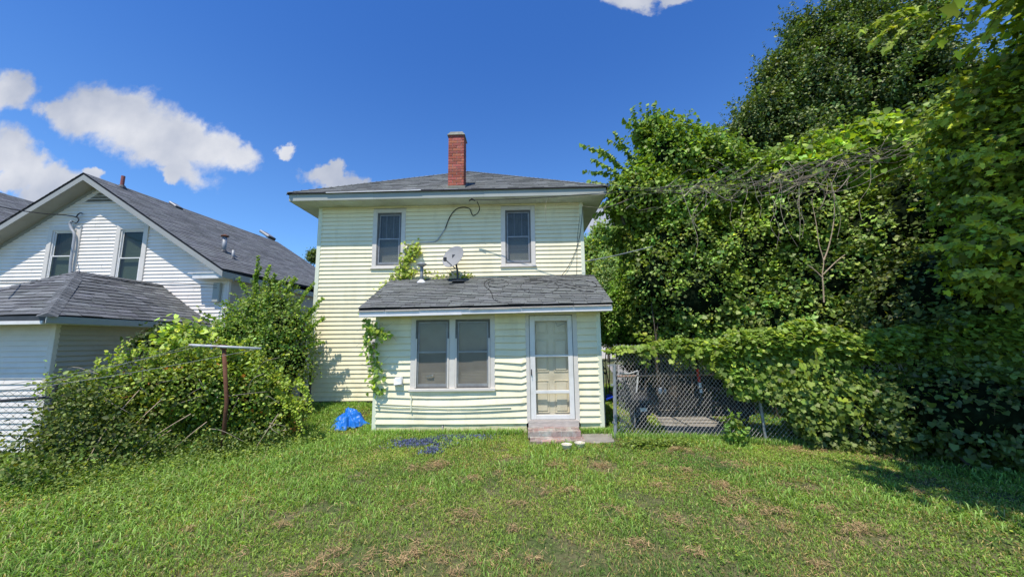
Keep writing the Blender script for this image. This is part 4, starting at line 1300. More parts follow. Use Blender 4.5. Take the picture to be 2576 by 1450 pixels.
for xx, sg in ((HX1, 1), (HX0, -1)):
    mid = Vector((xx, HY0, HZ)); vs_ = Vector((RX, HY0, RZ)) - mid; Ls = vs_.length
    shingles(S, Vector((xx, HY0, HZ + .006)), (0, 1, 0), vs_, Ls, .14, lambda v, Ls=Ls: (min(v / Ls, 1) * (RYn - HY0), HYb - HY0), tab=.32, seed=62 + sg, tone=.3, thick=.014, sag=sagf)
c0 = Vector((HX1, HY0, HZ)); dvec = Vector((RX, RYn, RZ)) - c0
def caps(S, c0, dvec, wdt=.13, thick=.03):
    n = int(dvec.length / .14)
    for i in range(n):
        p0 = c0 + dvec * (i / n); p1 = c0 + dvec * ((i + 1.2) / n)
        sd_ = Vector((0, 0, 1)).cross(dvec).normalized() * wdt
        t = rn.uniform(.75, 1.25)
        S.add([p0 + sd_ - Vector((0, 0, .03)), p0 + Vector((0, 0, thick + .012)), p0 - sd_ - Vector((0, 0, .03)),
               p1 + sd_ - Vector((0, 0, .045)), p1 + Vector((0, 0, thick)), p1 - sd_ - Vector((0, 0, .045))], [(0, 1, 4, 3), (1, 2, 5, 4), (0, 2, 1)], (t, t, t))
caps(S, c0, dvec)
caps(S, Vector((HX0, HY0, HZ)), Vector((RX, RYn, RZ)) - Vector((HX0, HY0, HZ)))
caps(S, Vector((RX, RYn, RZ)), Vector((0, HYb - RYn, 0)), .11, .02)
S.build('roof', M['shingle_dark'], sh)
b = MB()
b.box((HX1 - .02, HY0 + .0, HZ - .145), (HX1, HYb, HZ - .01)); b.build('side_fascia', M['fascia_green'], sh, bevel=.003)
b = MB()
b.box((HX0, HY0 - .001, HZ - .10), (HX1 - .021, HY0 + .02, HZ - .01)); b.build('fascia_shadow_board', M['dark_metal'], sh)  # dark board set above the fascia as its painted shadow line
b = MB()
b.box((HX0, HY0 - .012, HZ - .165), (HX1 - .06, HY0 + .018, HZ - .101)); b.build('front_fascia', M['white_alu'], sh, bevel=.003)
HWX, HWY = HX1 - .5, HY0 + .5
HWX = P(133, 880, HWY).x
b = MB(); b.box((HX0 + .02, HY0 + .03, HZ - .15), (HX1 - .03, HWY + .1, HZ - .14)); b.box((HWX, HWY + .1, HZ - .15), (HX1 - .03, HYb, HZ - .14)); b.build('soffit', M['soffit'], sh)
gb = -.35
b = MB(); siding(b, (0, HWY, 0), (1, 0, 0), (0, -1, 0), gb, HZ - .15, .1045, lambda z: (HX0 + .5, HWX - .08), [], None, 1.5, lip=.028, rnd=rw2); b.build('front_wall', M['white_dim'], sh)
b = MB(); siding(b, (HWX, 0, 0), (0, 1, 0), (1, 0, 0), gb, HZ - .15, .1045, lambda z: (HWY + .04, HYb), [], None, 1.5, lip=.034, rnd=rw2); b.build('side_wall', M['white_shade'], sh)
b = MB(); b.box((HWX - .09, HWY - .026, gb), (HWX + .024, HWY + .06, HZ - .15)); b.build('corner_trim', M['white_trim'], sh, bevel=.004)
b = MB(); b.box((HX0 + .55, HWY + .03, gb), (HWX - .03, HYb, HZ - .16)); b.build('inner_block', M['dark_room'], sh)

# third house: dark roof at the far left
th = thing('grey_roofed_house', 'far left house showing only its dark grey shingle roof behind the gable', 'house', (-21, 17, 0))
X3 = -20.0
a_ = PX(-60, 468, X3); c_ = PX(101, 513, X3)
zr = a_.z
b = MB()
y0_, y1_ = a_.y - 4, c_.y + 3
sl3 = .62
zr2 = c_.z
A3, B3 = Vector((X3, a_.y - 1.5, zr)), Vector((X3, c_.y + 1.2, zr2))
dn3 = Vector((5.5, 0, -5.5 * sl3))
b.prism([A3, B3, B3 + dn3, A3 + dn3], (0, 0, -.1)); dn4 = Vector((-5.5, 0, -5.5 * sl3)); b.prism([B3, A3, A3 + dn4, B3 + dn4], (0, 0, -.1))
b.build('roof_deck', M['roof_edge'], th)
S = MB(); shingles(S, A3 + dn3 + Vector((0, 0, .01)), B3 - A3, -dn3, dn3.length, .14, lambda v: (0, (B3 - A3).length), tab=.33, seed=70, tone=.25); S.build('roof', M['shingle_dark'], th)
b = MB()
y3a, y3b = A3.y + .4, B3.y - .4
b.prism([(X3 - 5, y3a, -.3), (X3 + 5, y3a, -.3), (X3 + 5, y3a, zr - 5 * sl3 - .15), (X3, y3a, min(zr, zr2) - .2), (X3 - 5, y3a, zr - 5 * sl3 - .15)], (0, y3b - y3a, 0)); b.build('wall', M['white_vinyl'], th)

# a pale building glimpsed beyond the trees on the right
fb = thing('distant_house', 'small pale building glimpsed between the yellow house and the ivy', 'house', (7, 34, 0))
b = MB(); q0, q1 = P(1493, 735, 36), P(1560, 712, 36)
b.box((q0.x - 1.0, 36, 0), (q1.x + 3, 43, q1.z)); b.build('wall', M['white_vinyl'], fb)
b = MB(); b.box((q0.x - 1.4, 35.6, q1.z), (q1.x + 3.4, 43.4, q1.z + .25)); b.build('roof', M['white_alu'], fb)
b = MB(); b.box((q0.x + 1.8, 35.97, 1.0), (q0.x + 2.9, 35.995, 2.3)); b.build('window', M['dark_room'], fb)

# ================================================================== clothes line pole
YT = 6.1
tb = P(561, 1100, YT)
tp = thing('clothesline_pole', 'rusty t shaped clothesline pole standing in front of the bramble heap', 'pole', (tb.x, YT, 0))
top = P(562, 873, YT)
b = MB(); b.tube([(tb.x, YT, -.1), (tb.x + .004, YT, .8), (top.x, YT, top.z + .03)], .029, 12); b.build('post', M['rust'], tp, smooth=True)
cl, cr_ = P(475, 867, YT - .25), P(657, 876, YT + .2)
b = MB(); b.tube([cl, cr_], .020, 10); b.build('crossbar', M['paint_chip'], tp, smooth=True)
b = MB(); b.tube([(top.x, YT, top.z - .03), (top.x, YT, top.z + .05)], .05, 10); b.build('collar', M['rust'], tp)
for i, c_ in enumerate((cl + Vector((.25, 0, 0)), cl + Vector((.05, 0, 0)), cr_ - Vector((.05, 0, 0)))):
    e = [P(-60, 905, 3.2), P(-60, 958, 3.2), P(-60, 975, 3.3)][i]
    b = MB()
    e = [P(0, 948, 3.6), P(0, 960, 3.6), P(0, 962, 3.7)][i] if i else P(0, 945, 3.6)
    d = e - c_
    e2 = c_ + d * 1.7
    pts = [c_ + (e2 - c_) * t - Vector((0, 0, .10 * math.sin(math.pi * t))) for t in [k / 14 for k in range(15)]]
    b.tube(pts, .0028, 4)
    o = b.build('clothesline', M['line'])
    tag(o, ('thin clothesline tied near the left end of the rusty t pole', 'clothesline tied to the very left tip of the crossbar', 'clothesline tied to the right end of the crossbar and passing before the post')[i], 'clothesline', 'clotheslines on the rusty pole')

# ================================================================== chain link fences
def chain_mesh(mb, A, B, h0, h1, pitch=.062, r=.0021, wav=0.0, top_wav=0.0, seed=0, zoff=0, ribbon=False):
    """zigzag wires from h0 to h1 between ground points A and B"""
    A, B = Vector(A), Vector(B); d = B - A; Ln = d.length; U = d.normalized(); NR = Vector((-U.y, U.x, 0))
    n = int(Ln / pitch); rnd = random.Random(seed)
    def bulge(u, z):
        return wav * math.sin(u * 2.3 + z * 3.1 + seed) + wav * .5 * math.sin(u * 6.1 - z * 4)
    for i in range(n):
        for s in (0, 1):
            pts = []
            m = int((h1 - h0) / (pitch * .62))
            for k in range(m + 1):
                z = h0 + (h1 - h0) * k / m
                u = (i + (0.5 if (k + s) % 2 else -0.5) * (1 if s == 0 else -1) * (1 if s == 0 else -1)) * pitch
                u = (i + .5) * pitch + ((.5 if k % 2 else 0) if s == 0 else (-.5 if k % 2 else 0)) * pitch
                g_ = float(gz(A.x + U.x * u, A.y + U.y * u))
                zz = z + top_wav * (k / m) * math.sin(u * 1.7 + 1)
                pts.append(A + U * u + NR * (bulge(u, zz) + (.003 if (k + s) % 2 else -.003)) + Vector((0, 0, g_ + zz)))
            mb.tube(pts, r, 3, cap=False)


fence_m = M['galv']
# gate side fence, from the gate post to the right
GA = PZ(1550, 1101, 0)
GB = PZ(1927, 1110, 0)
GC = PZ(2330, 1140, 0)
GD = PZ(2640, 1195, 0)
fn = thing('chain_link_fence', 'chain link fence with rusty rail to the right of the house, overgrown by grape vine', 'fence', (GA.x, GA.y, 0))
topz = P(1700, 872, GA.y).z
b = MB(); chain_mesh(b, (GA.x + .02, GA.y, 0), (GB.x, GB.y, 0), .03, topz, .066, .0034, .015, .05, 1); b.build('wire_mesh', M['fence_wire'], fn)
b = MB(); chain_mesh(b, (GB.x, GB.y, 0), (GC.x, GC.y, 0), .03, 1.4, .066, .0024, .02, .03, 2); chain_mesh(b, (GC.x, GC.y, 0), (GD.x, GD.y, 0), .03, 1.5, .066, .0024, .02, .03, 3); b.build('wire_mesh', M['fence_wire'], fn)
b = MB()
gp = P(1545, 915, GA.y)
b.tube([(GA.x - .02, GA.y, -.1), (gp.x + .0, GA.y, gp.z)], .032, 12)
for zz in (.25, .9, 1.25): b.tube([(GA.x - .02, GA.y, zz), (GA.x - .02, GA.y, zz + .03)], .039, 12)
b.build('gate_post', M['galv'], fn, smooth=False)
b = MB(); tp2 = P(1915, 920, GB.y); b.tube([(GB.x, GB.y, -.1), (GB.x - .03, GB.y, .6), (tp2.x, GB.y + .03, 1.35)], .024, 10); b.build('leaning_post', M['galv'], fn)
b = MB()
r0 = P(1553, 946, GA.y + .05); r1 = P(1840, 940, GB.y + .05)
b.tube(curve_pts([r0, P(1650, 943, GA.y + .05), P(1750, 942, GA.y + .05), r1], 6), .017, 8); b.build('rail', M['rust_rail'], fn)
b = MB(); b.tube([(GC.x, GC.y, 0), (GC.x, GC.y, 1.5)], .028, 8); b.build('post', M['galv'], fn); b = MB(); b.tube([(GD.x, GD.y, 0), (GD.x, GD.y, 1.6)], .028, 8); b.build('post', M['galv'], fn)
# post near the house corner
q = PZ(1521, 1071, 0.0); qt = P(1520, 905, q.y)
tag(MB().tube([(q.x, q.y, -.05), (q.x, q.y, qt.z)], .027, 12).tube([(q.x, q.y, qt.z - .03), (q.x, q.y, qt.z + .01)], .034, 12).build('fence_post', M['galv']), 'grey steel fence post standing against the annex corner', 'post')
# gate swung open, dented
gt = thing('wire_gate', 'dented low chain link gate leaning open behind the fence post', 'gate', (GA.x, GA.y, 0))
g0, g1 = P(1556, 938, GA.y + .1), P(1603, 932, GA.y + .75)
gb0_, gb1_ = P(1560, 1080, GA.y + .1), P(1597, 1088, GA.y + .7)
b = MB()
frame = [g0, g1 + Vector((0, 0, .01)), P(1604, 950, GA.y + .74), P(1598, 1010, GA.y + .72), gb1_]
b.tube(curve_pts([g0, g0.lerp(g1, .5) + Vector((0, 0, -.03)), g1], 5), .016, 8); b.tube(curve_pts(frame[1:], 5), .018, 8)
b.build('gate_frame', M['paint_chip'], gt)
b = MB()
nI, nJ = 8, 16
def gpt(u, v):
    a = g0.lerp(g1, u); c = Vector((gb0_.x, gb0_.y, .1)).lerp(Vector((gb1_.x, gb1_.y, .08)), u)
    return a.lerp(c, v) + Vector((0, -.05 * math.sin(math.pi * u) * math.sin(3 * v), 0))
for i in range(nI + 1):
    for s in (1, -1):
        pts = [gpt(min(max((i + (.5 * s if k % 2 else 0)) / nI, 0), 1), k / nJ) for k in range(nJ + 1)]
        b.tube(pts, .0022, 3, cap=False)
b.build('wire_mesh', M['fence_wire'], gt)

# left fence under the brambles
lf = thing('chain_link_fence', 'dark chain link fence almost buried under the brambles by the white shed', 'fence', (-6, 6, 0))
LA, LB, LC = Vector((-7.6, 4.3, 0)), Vector((-6.75, 5.35, 0)), Vector((-4.95, 8.45, 0))
b = MB(); chain_mesh(b, LA, LB, .03, 1.18, .066, .0024, .01, .02, 4); chain_mesh(b, LB, LC, .03, 1.15, .07, .0024, .01, .02, 5); b.build('wire_mesh', M['dark_metal'], lf)
for p in (LA.lerp(LB, .35), LB, LB.lerp(LC, .5), LC):
    z = float(gz(p.x, p.y)); b = MB(); b.tube([(p.x, p.y, z - .1), (p.x, p.y, z + 1.2)], .028, 10); b.build('post', M['dark_metal'], lf)
b = MB()
b.tube([LA + Vector((0, 0, 1.0)), LB + Vector((0, 0, 1.0)), LC + Vector((0, 0, 1.35))], .02, 8); b.build('rail', M['dark_metal'], lf)

# ================================================================== utility trailer
TYr = 6.95
tx0, tx1 = P(1655, 1040, TYr).x, P(1890, 1040, TYr).x
tr = thing('utility_trailer', 'black utility trailer with raised mesh ramp parked behind the chain link fence', 'trailer', ((tx0 + tx1) / 2, TYr, 0))
z0t = P(1780, 1046, TYr).z
b = MB()
b.box((tx0 - .0, TYr, z0t), (tx1, TYr + .06, z0t + .07)); b.box((tx0, TYr + .0601, z0t), (tx0 + .06, TYr + 3, z0t + .07)); b.box((tx1 - .06, TYr + .0601, z0t), (tx1, TYr + 3, z0t + .07)); b.box((tx0, TYr + 3.001, z0t), (tx1, TYr + 3.06, z0t + .07))
b.box((tx0, TYr + .08, z0t + .30), (tx0 + .05, TYr + 3, z0t + .35)); b.box((tx1 - .05, TYr + .08, z0t + .30), (tx1, TYr + 3, z0t + .35))
for k in range(5):
    for xx in (tx0, tx1 - .05): b.box((xx + .002, TYr + .1 + k * .7, z0t + .07), (xx + .048, TYr + .15 + k * .7, z0t + .30))
b.build('trailer_frame', M['black_metal'], tr, bevel=.004)
b = MB()
for k in range(9): b.box((tx0 + .061, TYr + .25 + k * .33, z0t + .02), (tx1 - .061, TYr + .29 + k * .33, z0t + .05))
b.box(((tx0 + tx1) / 2 - .02, TYr + .07, z0t + .051), ((tx0 + tx1) / 2 + .02, TYr + 3, z0t + .07))
b.build('cross_members', M['black_metal'], tr)
ztr = P(1700, 886, TYr - .05).z
b = MB()
for xx in (tx0 + .08, tx0 + .72, tx1 - .76, tx1 - .12): b.box((xx, TYr - .06, z0t + .02), (xx + .035, TYr - .025, ztr))
for zz in (z0t + .02, ztr - .035): b.box((tx0 + .116, TYr - .058, zz), (tx1 - .12, TYr - .027, zz + .035))
for k in range(38):
    x_ = tx0 + .12 + k * (tx1 - tx0 - .24) / 38; b.box((x_, TYr - .045, z0t + .06), (x_ + .006, TYr - .040, ztr - .04))
for k in range(9):
    z_ = z0t + .1 + k * (ztr - z0t - .1) / 9; b.box((tx0 + .12, TYr - .05, z_), (tx1 - .12, TYr - .046, z_ + .006))
rp_ = b.build('ramp_gate', M['black_metal'], tr)
tx_ = P(1757, 955, TYr - .07).x
for (pa, pb, mm_) in ((927, 945, 'red_tape'), (946, 960, 'red_tape'), (962, 974, 'white_tape'), (978, 987, 'white_tape')):
    za, zb_ = P(1757, pb, TYr - .07).z, P(1757, pa, TYr - .07).z
    dxx = (pa - 927) * .0006
    b = MB(); b.box((tx_ - .025 + dxx, TYr - .068, za), (tx_ + .02 + dxx, TYr - .062, zb_)); b.build('reflective_tape', M[mm_], rp_)
b = MB()
b.box((tx0 - .42, TYr + .15, .56), (tx0 - .02, TYr + .20, .61)); b.box((tx0 - .42, TYr + .202, .50), (tx0 - .37, TYr + 1.9, .55)); b.box((tx0 - .42, TYr + .15, .38), (tx0 - .38, TYr + .2, .559)); b.build('side_step_rail', M['black_metal'], tr)
for sgn, xx in ((-1, tx0 - .14), (1, tx1 + .14)):
    wc = Vector((xx, TYr + .75, .31))
    b = MB(); b.lathe([(.19, -.08), (.29, -.085), (.31, -.06), (.315, 0), (.31, .06), (.29, .085), (.19, .08)], wc, 28, (1, 0, 0)); wl = b.build('wheel', M['rubber'], tr)
    b = MB(); b.lathe([(.03, -.05), (.18, -.06), (.195, -.075), (.195, .075), (.18, .05), (.03, .06)], wc, 20, (1, 0, 0)); b.build('rim', M['rim'], wl)
    b = MB()
    for k in range(9):
        a0r, a1r = math.pi * k / 9, math.pi * (k + 1) / 9
        p = lambda a, x_: Vector((x_, wc.y - .40 * math.cos(a), wc.z + .38 * math.sin(a) + .0))
        b.quad(p(a0r, xx - .14), p(a0r, xx + .14), p(a1r, xx + .14), p(a1r, xx - .14))
        b.quad(p(a0r, xx + sgn * .14), p(a1r, xx + sgn * .14), p(a1r, xx + sgn * .14) - Vector((0, 0, .05)), p(a0r, xx + sgn * .14) - Vector((0, 0, .05)))
    fd = b.build('fender', M['black_metal'], tr)
    if sgn == -1:
        b = MB(); b.box((xx - .07, wc.y - .405, wc.z + .075), (xx + .06, wc.y - .40, wc.z + .135)); b.build('sticker', M['white_tape'], fd)
b = MB(); b.tube([((tx0 + tx1) / 2 - .8, TYr + 3.06, .35), ((tx0 + tx1) / 2, TYr + 4.2, .42)], .04, 6); b.tube([((tx0 + tx1) / 2 + .8, TYr + 3.06, .35), ((tx0 + tx1) / 2, TYr + 4.2, .42)], .04, 6); b.build('hitch', M['black_metal'], tr)
b = MB(); q = P(1666, 984, TYr + .4); b.lathe([(.03, -.05), (.075, -.03), (.085, .02), (.05, .07), (.01, .085)], q, 10); tag(b.build('cloth_bundle', M['vent_white'], smooth=True), 'small whitish bundle sitting on the trailer fender', 'bundle')

# blue pipes by the house side
bp = []
for i, (a, c) in enumerate((((1526, 1003), (1583, 984)), ((1524, 997), (1580, 990)), ((1527, 994), (1590, 992)))):
    b = MB(); b.tube([PZ(*a, .18) , PZ(*c, .22)], .03, 8)
    tag(b.build('blue_pipe', M['blue_pipe']), 'blue plastic pipe lying on the path behind the gate post', 'pipe', 'blue pipes beside the house')

# dark pipe post by left house corner
q = P(778, 1000, 8.3); b = MB(); b.tube([(q.x, 8.3, .1), (q.x, 8.3, P(779, 910, 8.3).z)], .03, 8); tag(b.build('fence_post', M['dark_metal']), 'dark fence end post beside the left corner of the yellow house', 'post')

# tarp
def tarp():
    c = P(876, 1030, 7.75); cx, cy = c.x, 7.75
    n, m_ = 56, 40
    W2, H2 = .34, .28
    rr = np.random.default_rng(5)
    u = np.linspace(-1, 1, n); v = np.linspace(-1, 1, m_)
    U_, V_ = np.meshgrid(u, v)
    vs = []
    for a, c_ in zip(U_.ravel(), V_.ravel()):
        ang = math.atan2(c_, a)
        edge = 1 + .22 * math.sin(3 * ang + 1) + .12 * math.sin(7 * ang) + .06 * math.sin(13 * ang)
        # square to disc
        k = max(abs(a), abs(c_)); l = math.hypot(a, c_) or 1
        s = k / l * edge
        x, y = a * s, c_ * s
        rad = min(1, k)
        h = .21 * (1 - rad ** 2.2) * (1.0 if x > -.25 else .62)
        nz = 0
        p = Vector((x * 2.6, y * 2.6, 3.1))
        for o in range(3):
            nz += 1.2 * (1 - abs(mnoise.noise(p * .75 * (2.1 ** o)) * 2)) / (1.8 ** o)
        h = max(h * (.45 + .42 * nz), 0) + .018 * nz
        px_, py_ = cx + x * W2, cy + y * H2
        vs.append((px_, py_, float(gz(px_, py_)) + h + .01))
    F_ = []
    for j in range(m_ - 1):
        for i in range(n - 1):
            k = j * n + i; F_.append((k, k + 1, k + n + 1, k + n))
    o = np_mesh('tarp', np.array(vs), [np.array(F_)], M['tarp'])
    tag(o, 'crumpled bright blue tarp heaped on the grass beside the annex', 'tarp')
tarp()
# litter
for (px, py, lab) in ((808, 1070, 'torn white scrap of plastic on the grass left of the tarp'),):
    q = PZ(px, py, .08); b = MB(); b.add([q + Vector(v) for v in ((-.1, 0, 0), (0, -.03, .03), (.1, .01, .01), (.06, .06, .03), (-.05, .05, .0))], [(0, 1, 2, 3, 4)])
    tag(b.build('plastic_scrap', M['vent_white']), lab, 'litter')
# ================================================================== vegetation kit
CAMN = np.array([0, 0, 1.71])
OVAL = (np.array([(0, 0, 0), (-.38, .28, .07), (-.30, .68, .06), (0, 1, -.03), (.30, .68, .06), (.38, .28, .07)]), [np.array([(0, 3, 2, 1), (0, 5, 4, 3)])])
HEART = (np.array([(0, .05, 0), (-.46, .02, .08), (-.44, .52, .06), (0, 1, -.06), (.44, .52, .06), (.46, .02, .08)]), [np.array([(0, 3, 2, 1), (0, 5, 4, 3)])])
NARROW = (np.array([(0, 0, 0), (-.17, .4, .03), (0, 1, -.03), (.17, .4, .03)]), [np.array([(0, 1, 2, 3)])])
RH = (np.array([(0, 0, 0), (-.33, .45, .05), (0, 1, -.02), (.33, .45, .05)]), [np.array([(0, 1, 2, 3)])])
_m = [(0, 0), (-.22, -.12), (-.52, -.06), (-.36, .16), (-.66, .46), (-.34, .46), (-.28, .62), (0, 1.0), (.28, .62), (.34, .46), (.66, .46), (.36, .16), (.52, -.06), (.22, -.12)]
MAPLE = (np.array([(a, b, -.12 * abs(a) - .08 * b * b) for a, b in _m]), [np.array([(0, 7, 6, 5, 4, 3, 2, 1), (0, 13, 12, 11, 10, 9, 8, 7)])])
_g = [(0, .08), (-.2, -.05), (-.5, .05), (-.46, .36), (-.6, .5), (-.3, .66), (0, 1.0), (.3, .66), (.6, .5), (.46, .36), (.5, .05), (.2, -.05)]
GRAPE = (np.array([(a, b, .10 * abs(a) - .08 * b * b) for a, b in _g]), [np.array([(0, 6, 5, 4, 3, 2, 1), (0, 11, 10, 9, 8, 7, 6)])])


def patchy(x, y, s, seed=0):
    return np.array([mnoise.noise(Vector((a * s + seed, b * s, seed * .7))) for a, b in zip(x, y)])


def unit(v):
    return v / np.maximum(np.linalg.norm(v, axis=-1, keepdims=True), 1e-9)


class Leaves:
    def __init__(s):
        s.v, s.f, s.c, s.mi, s.n = [], {}, [], [], 0

    def add(s, pos, axis_, nrm, size, col, shape=OVAL):
        T, F = shape
        pos = np.asarray(pos); N_ = len(pos)
        if N_ == 0: return
        a = unit(np.asarray(axis_)); n = np.asarray(nrm)
        n = unit(n - a * np.sum(a * n, -1, keepdims=True))
        s_ = np.cross(a, n)
        size = np.asarray(size).reshape(-1, 1, 1) if np.ndim(size) else np.full((N_, 1, 1), size)
        V = pos[:, None, :] + size * (T[None, :, 0:1] * s_[:, None, :] + T[None, :, 1:2] * a[:, None, :] + T[None, :, 2:3] * n[:, None, :])
        k = len(T)
        s.v.append(V.reshape(-1, 3))
        s.c.append(np.repeat(np.asarray(col, dtype=np.float32), k, axis=0))
        base = (s.n + np.arange(N_) * k)[:, None, None]
        for f in F:
            s.f.setdefault((f.shape[1], 0), []).append((base + f[None]).reshape(-1, f.shape[1]))
        s.n += N_ * k

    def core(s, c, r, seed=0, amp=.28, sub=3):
        """lumpy dark hull, painted as the shade inside a crown"""
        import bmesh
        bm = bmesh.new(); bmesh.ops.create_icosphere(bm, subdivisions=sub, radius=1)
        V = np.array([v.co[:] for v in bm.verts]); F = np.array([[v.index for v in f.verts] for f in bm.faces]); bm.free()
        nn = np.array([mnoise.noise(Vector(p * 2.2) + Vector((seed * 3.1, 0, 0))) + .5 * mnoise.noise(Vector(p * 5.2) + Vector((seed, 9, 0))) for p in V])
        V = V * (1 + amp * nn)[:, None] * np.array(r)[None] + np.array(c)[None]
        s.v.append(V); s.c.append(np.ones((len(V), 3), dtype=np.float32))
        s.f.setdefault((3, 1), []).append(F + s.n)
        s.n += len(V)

    def absorb(s, mb, col=(.07, .055, .035)):
        if not mb.f: return
        F = np.array([f for f in mb.f if len(f) == 4]) + s.n
        s.v.append(np.array(mb.v)); s.c.append(np.tile(np.array(col, dtype=np.float32), (len(mb.v), 1)))
        s.f.setdefault((4, 0), []).append(F); s.n += len(mb.v); mb.v, mb.f, mb.c = [], [], []

    def build(s, name, mat_, parent, label=None):
        V = np.concatenate(s.v); C = np.concatenate(s.c)
        fl, mi = [], []
        for (k, m_), fs in s.f.items():
            A = np.concatenate(fs); fl.append(A); mi.append(np.full(len(A), m_))
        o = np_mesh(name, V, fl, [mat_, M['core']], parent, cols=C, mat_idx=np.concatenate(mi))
        if label: o['label'] = label
        return o


def leafcol(base, n, var=.25, yel=.1, rg=None):
    rg = rg or rng
    c = np.array(base)[None] * (1 + rg.normal(0, var, (n, 1))).clip(.35, 1.9)
    c = np.repeat(c, 1, 0)
    y = rg.random((n, 1)) < yel
    c = np.where(y, c * np.array([[1.7, 1.35, .9]]), c)
    return c.clip(0.004, .5)


def blob(px, py, Y, rx, ry, rd=None):
    """picture ellipse at depth Y -> world ellipsoid"""
    c = P(px, py, Y); s = Y / FS
    return (c.x, c.y, c.z, rx * s, (rd if rd is not None else (rx + ry) / 2) * s, ry * s)


def crown(L_, blobs, ncl, per, size, sig, base, shape=OVAL, var=.25, yel=.08, up=.7, droop=.3, seed=0, depth=.12, clvar=.28, core=.78, noise_amp=.22, svar=.3, out=.6, coreamp=.28, under=True):
    rg = np.random.default_rng(seed)
    B = np.array(blobs)
    area = (B[:, 3] * B[:, 5] + B[:, 3] * B[:, 4]) ** .9
    cnt = rg.multinomial(ncl, area / area.sum())
    P_, N_, CI = [], [], []
    for bi, b in enumerate(B):
        n = cnt[bi] * 2
        u = unit(rg.normal(size=(n, 3)))
        c, r = b[:3], b[3:]
        lump = np.array([mnoise.noise(Vector(q * 2.1) + Vector((bi * 7.3 + seed, 0, 0))) + .6 * mnoise.noise(Vector(q * 4.9) + Vector((bi * 1.3, seed, 0))) for q in u])
        rad = 1 + noise_amp * lump - np.abs(rg.normal(0, depth, n))
        p = c + u * r * rad[:, None]
        nn = unit(u / r)
        keep = np.ones(n, bool)
        for bj, b2 in enumerate(B):
            if bj != bi: keep &= (((p - b2[:3]) / b2[3:]) ** 2).sum(1) > .62
        fac = (nn * unit(CAMN - p)).sum(1)
        keep &= (fac > -.25) | (rg.random(n) < .3)
        keep &= p[:, 2] > gz(p[:, 0], p[:, 1]) + .03
        p, nn = p[keep][:cnt[bi]], nn[keep][:cnt[bi]]
        P_.append(p); N_.append(nn)
    cp, cn = np.concatenate(P_), np.concatenate(N_)
    m = len(cp)
    cl = (1 + rg.normal(0, clvar, m)).clip(.45, 1.7)
    cs = sig * rg.uniform(.6, 1.5, m)
    pos = np.repeat(cp, per, 0); nr = np.repeat(cn, per, 0)
    off = rg.normal(size=(m * per, 3)) * np.repeat(cs, per)[:, None]
    off -= nr * (off * nr).sum(1, keepdims=True) * .45
    pos = pos + off
    ok = pos[:, 2] > gz(pos[:, 0], pos[:, 1]) + .01
    nrm = unit(nr * out + np.array([0, 0, up]) + rg.normal(0, .42, (m * per, 3)))
    ax = unit(rg.normal(size=(m * per, 3)) + nr * .6 - np.array([0, 0, droop]))
    col = leafcol(base, m * per, var, yel, rg) * np.repeat(cl, per)[:, None]
    hue = np.repeat(rg.normal(0, .10, m), per)
    col[:, 0] *= 1 + hue; col[:, 2] *= 1 - hue
    sz = size * (1 + rg.normal(0, svar, m * per)).clip(.4, 1.8)
    L_.add(pos[ok], ax[ok], nrm[ok], sz[ok], col[ok].clip(.004, .6), shape)
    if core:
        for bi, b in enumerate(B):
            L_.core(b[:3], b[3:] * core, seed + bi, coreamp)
    return cp


def shoots(L_, mb, items, size, base, shape=OVAL, gap=None, stem=.005, seed=0, droop=.6, spread=.5, yel=.08, pairs=1):
    """items: (start, end, bend vector). leafy shoots with drooping leaves along a stem"""
    rg = np.random.default_rng(seed)
    gap = gap or size * .55
    for a, e, bend in items:
        a, e = np.array(a), np.array(e); bd = np.array(bend)
        Ln = np.linalg.norm(e - a); n = max(3, int(Ln / gap))
        t = np.linspace(0.08, 1, n)
        cpos = a + (e - a) * t[:, None] + bd * (np.sin(np.pi * t))[:, None]
        if mb is not None: mb.tube([Vector(q) for q in np.concatenate([[a], cpos])], stem, 4, r2=stem * .4, cap=False)
        d = unit(np.gradient(cpos, axis=0))
        for q in range(pairs):
            side = unit(np.cross(d, rg.normal(size=(n, 3))))
            ax = unit(d * .5 + side * spread - np.array([0, 0, droop]) + rg.normal(0, .2, (n, 3)))
            nr = unit(rg.normal(0, .45, (n, 3)) + np.array([-.1, -.55, .7]))
            L_.add(cpos, ax, nr, size * rg.uniform(.6, 1.25, n) * (1 - .25 * t), leafcol(base, n, .2, yel, rg), shape)


def auto_shoots(L_, mb, blobs, n, ln, size, base, shape=OVAL, seed=0, up=.5, **kw):
    rg = np.random.default_rng(seed); B = np.array(blobs); it = []
    while len(it) < n:
        b = B[rg.integers(0, len(B))]
        u = unit(rg.normal(size=3) + np.array([0, -.3, up]))
        p = b[:3] + u * b[3:] * .85
        if any((((p - q[:3]) / q[3:]) ** 2).sum() < .5 for q in B if q is not b and not np.allclose(q, b)): continue
        d = unit(u * np.array([1, .5, 1]) + np.array([0, 0, up * .6]) + rg.normal(0, .25, 3))
        it.append((p, p + d * ln * rg.uniform(.5, 1.3), (0, 0, .06)))
    kw.setdefault('gap', size * .5); kw.setdefault('stem', .006); kw.setdefault('pairs', 2); kw.setdefault('spread', .8); kw.setdefault('droop', .5)
    shoots(L_, mb, it, size, base, shape, seed=seed, **kw)


def tree_thing(name, label, cat, base_, group=None):
    return thing(name, label, cat, base_, group)


def trunk(parent, pts, r0, r1, m_='bark', limbs=(), name='trunk'):
    b = MB(); b.tube(curve_pts(pts, 5), r0, 10, r2=r1)
    for lp, a, c in limbs: b.tube(curve_pts(lp, 4), a, 7, r2=c)
    return b.build(name, M[m_], parent, smooth=True)


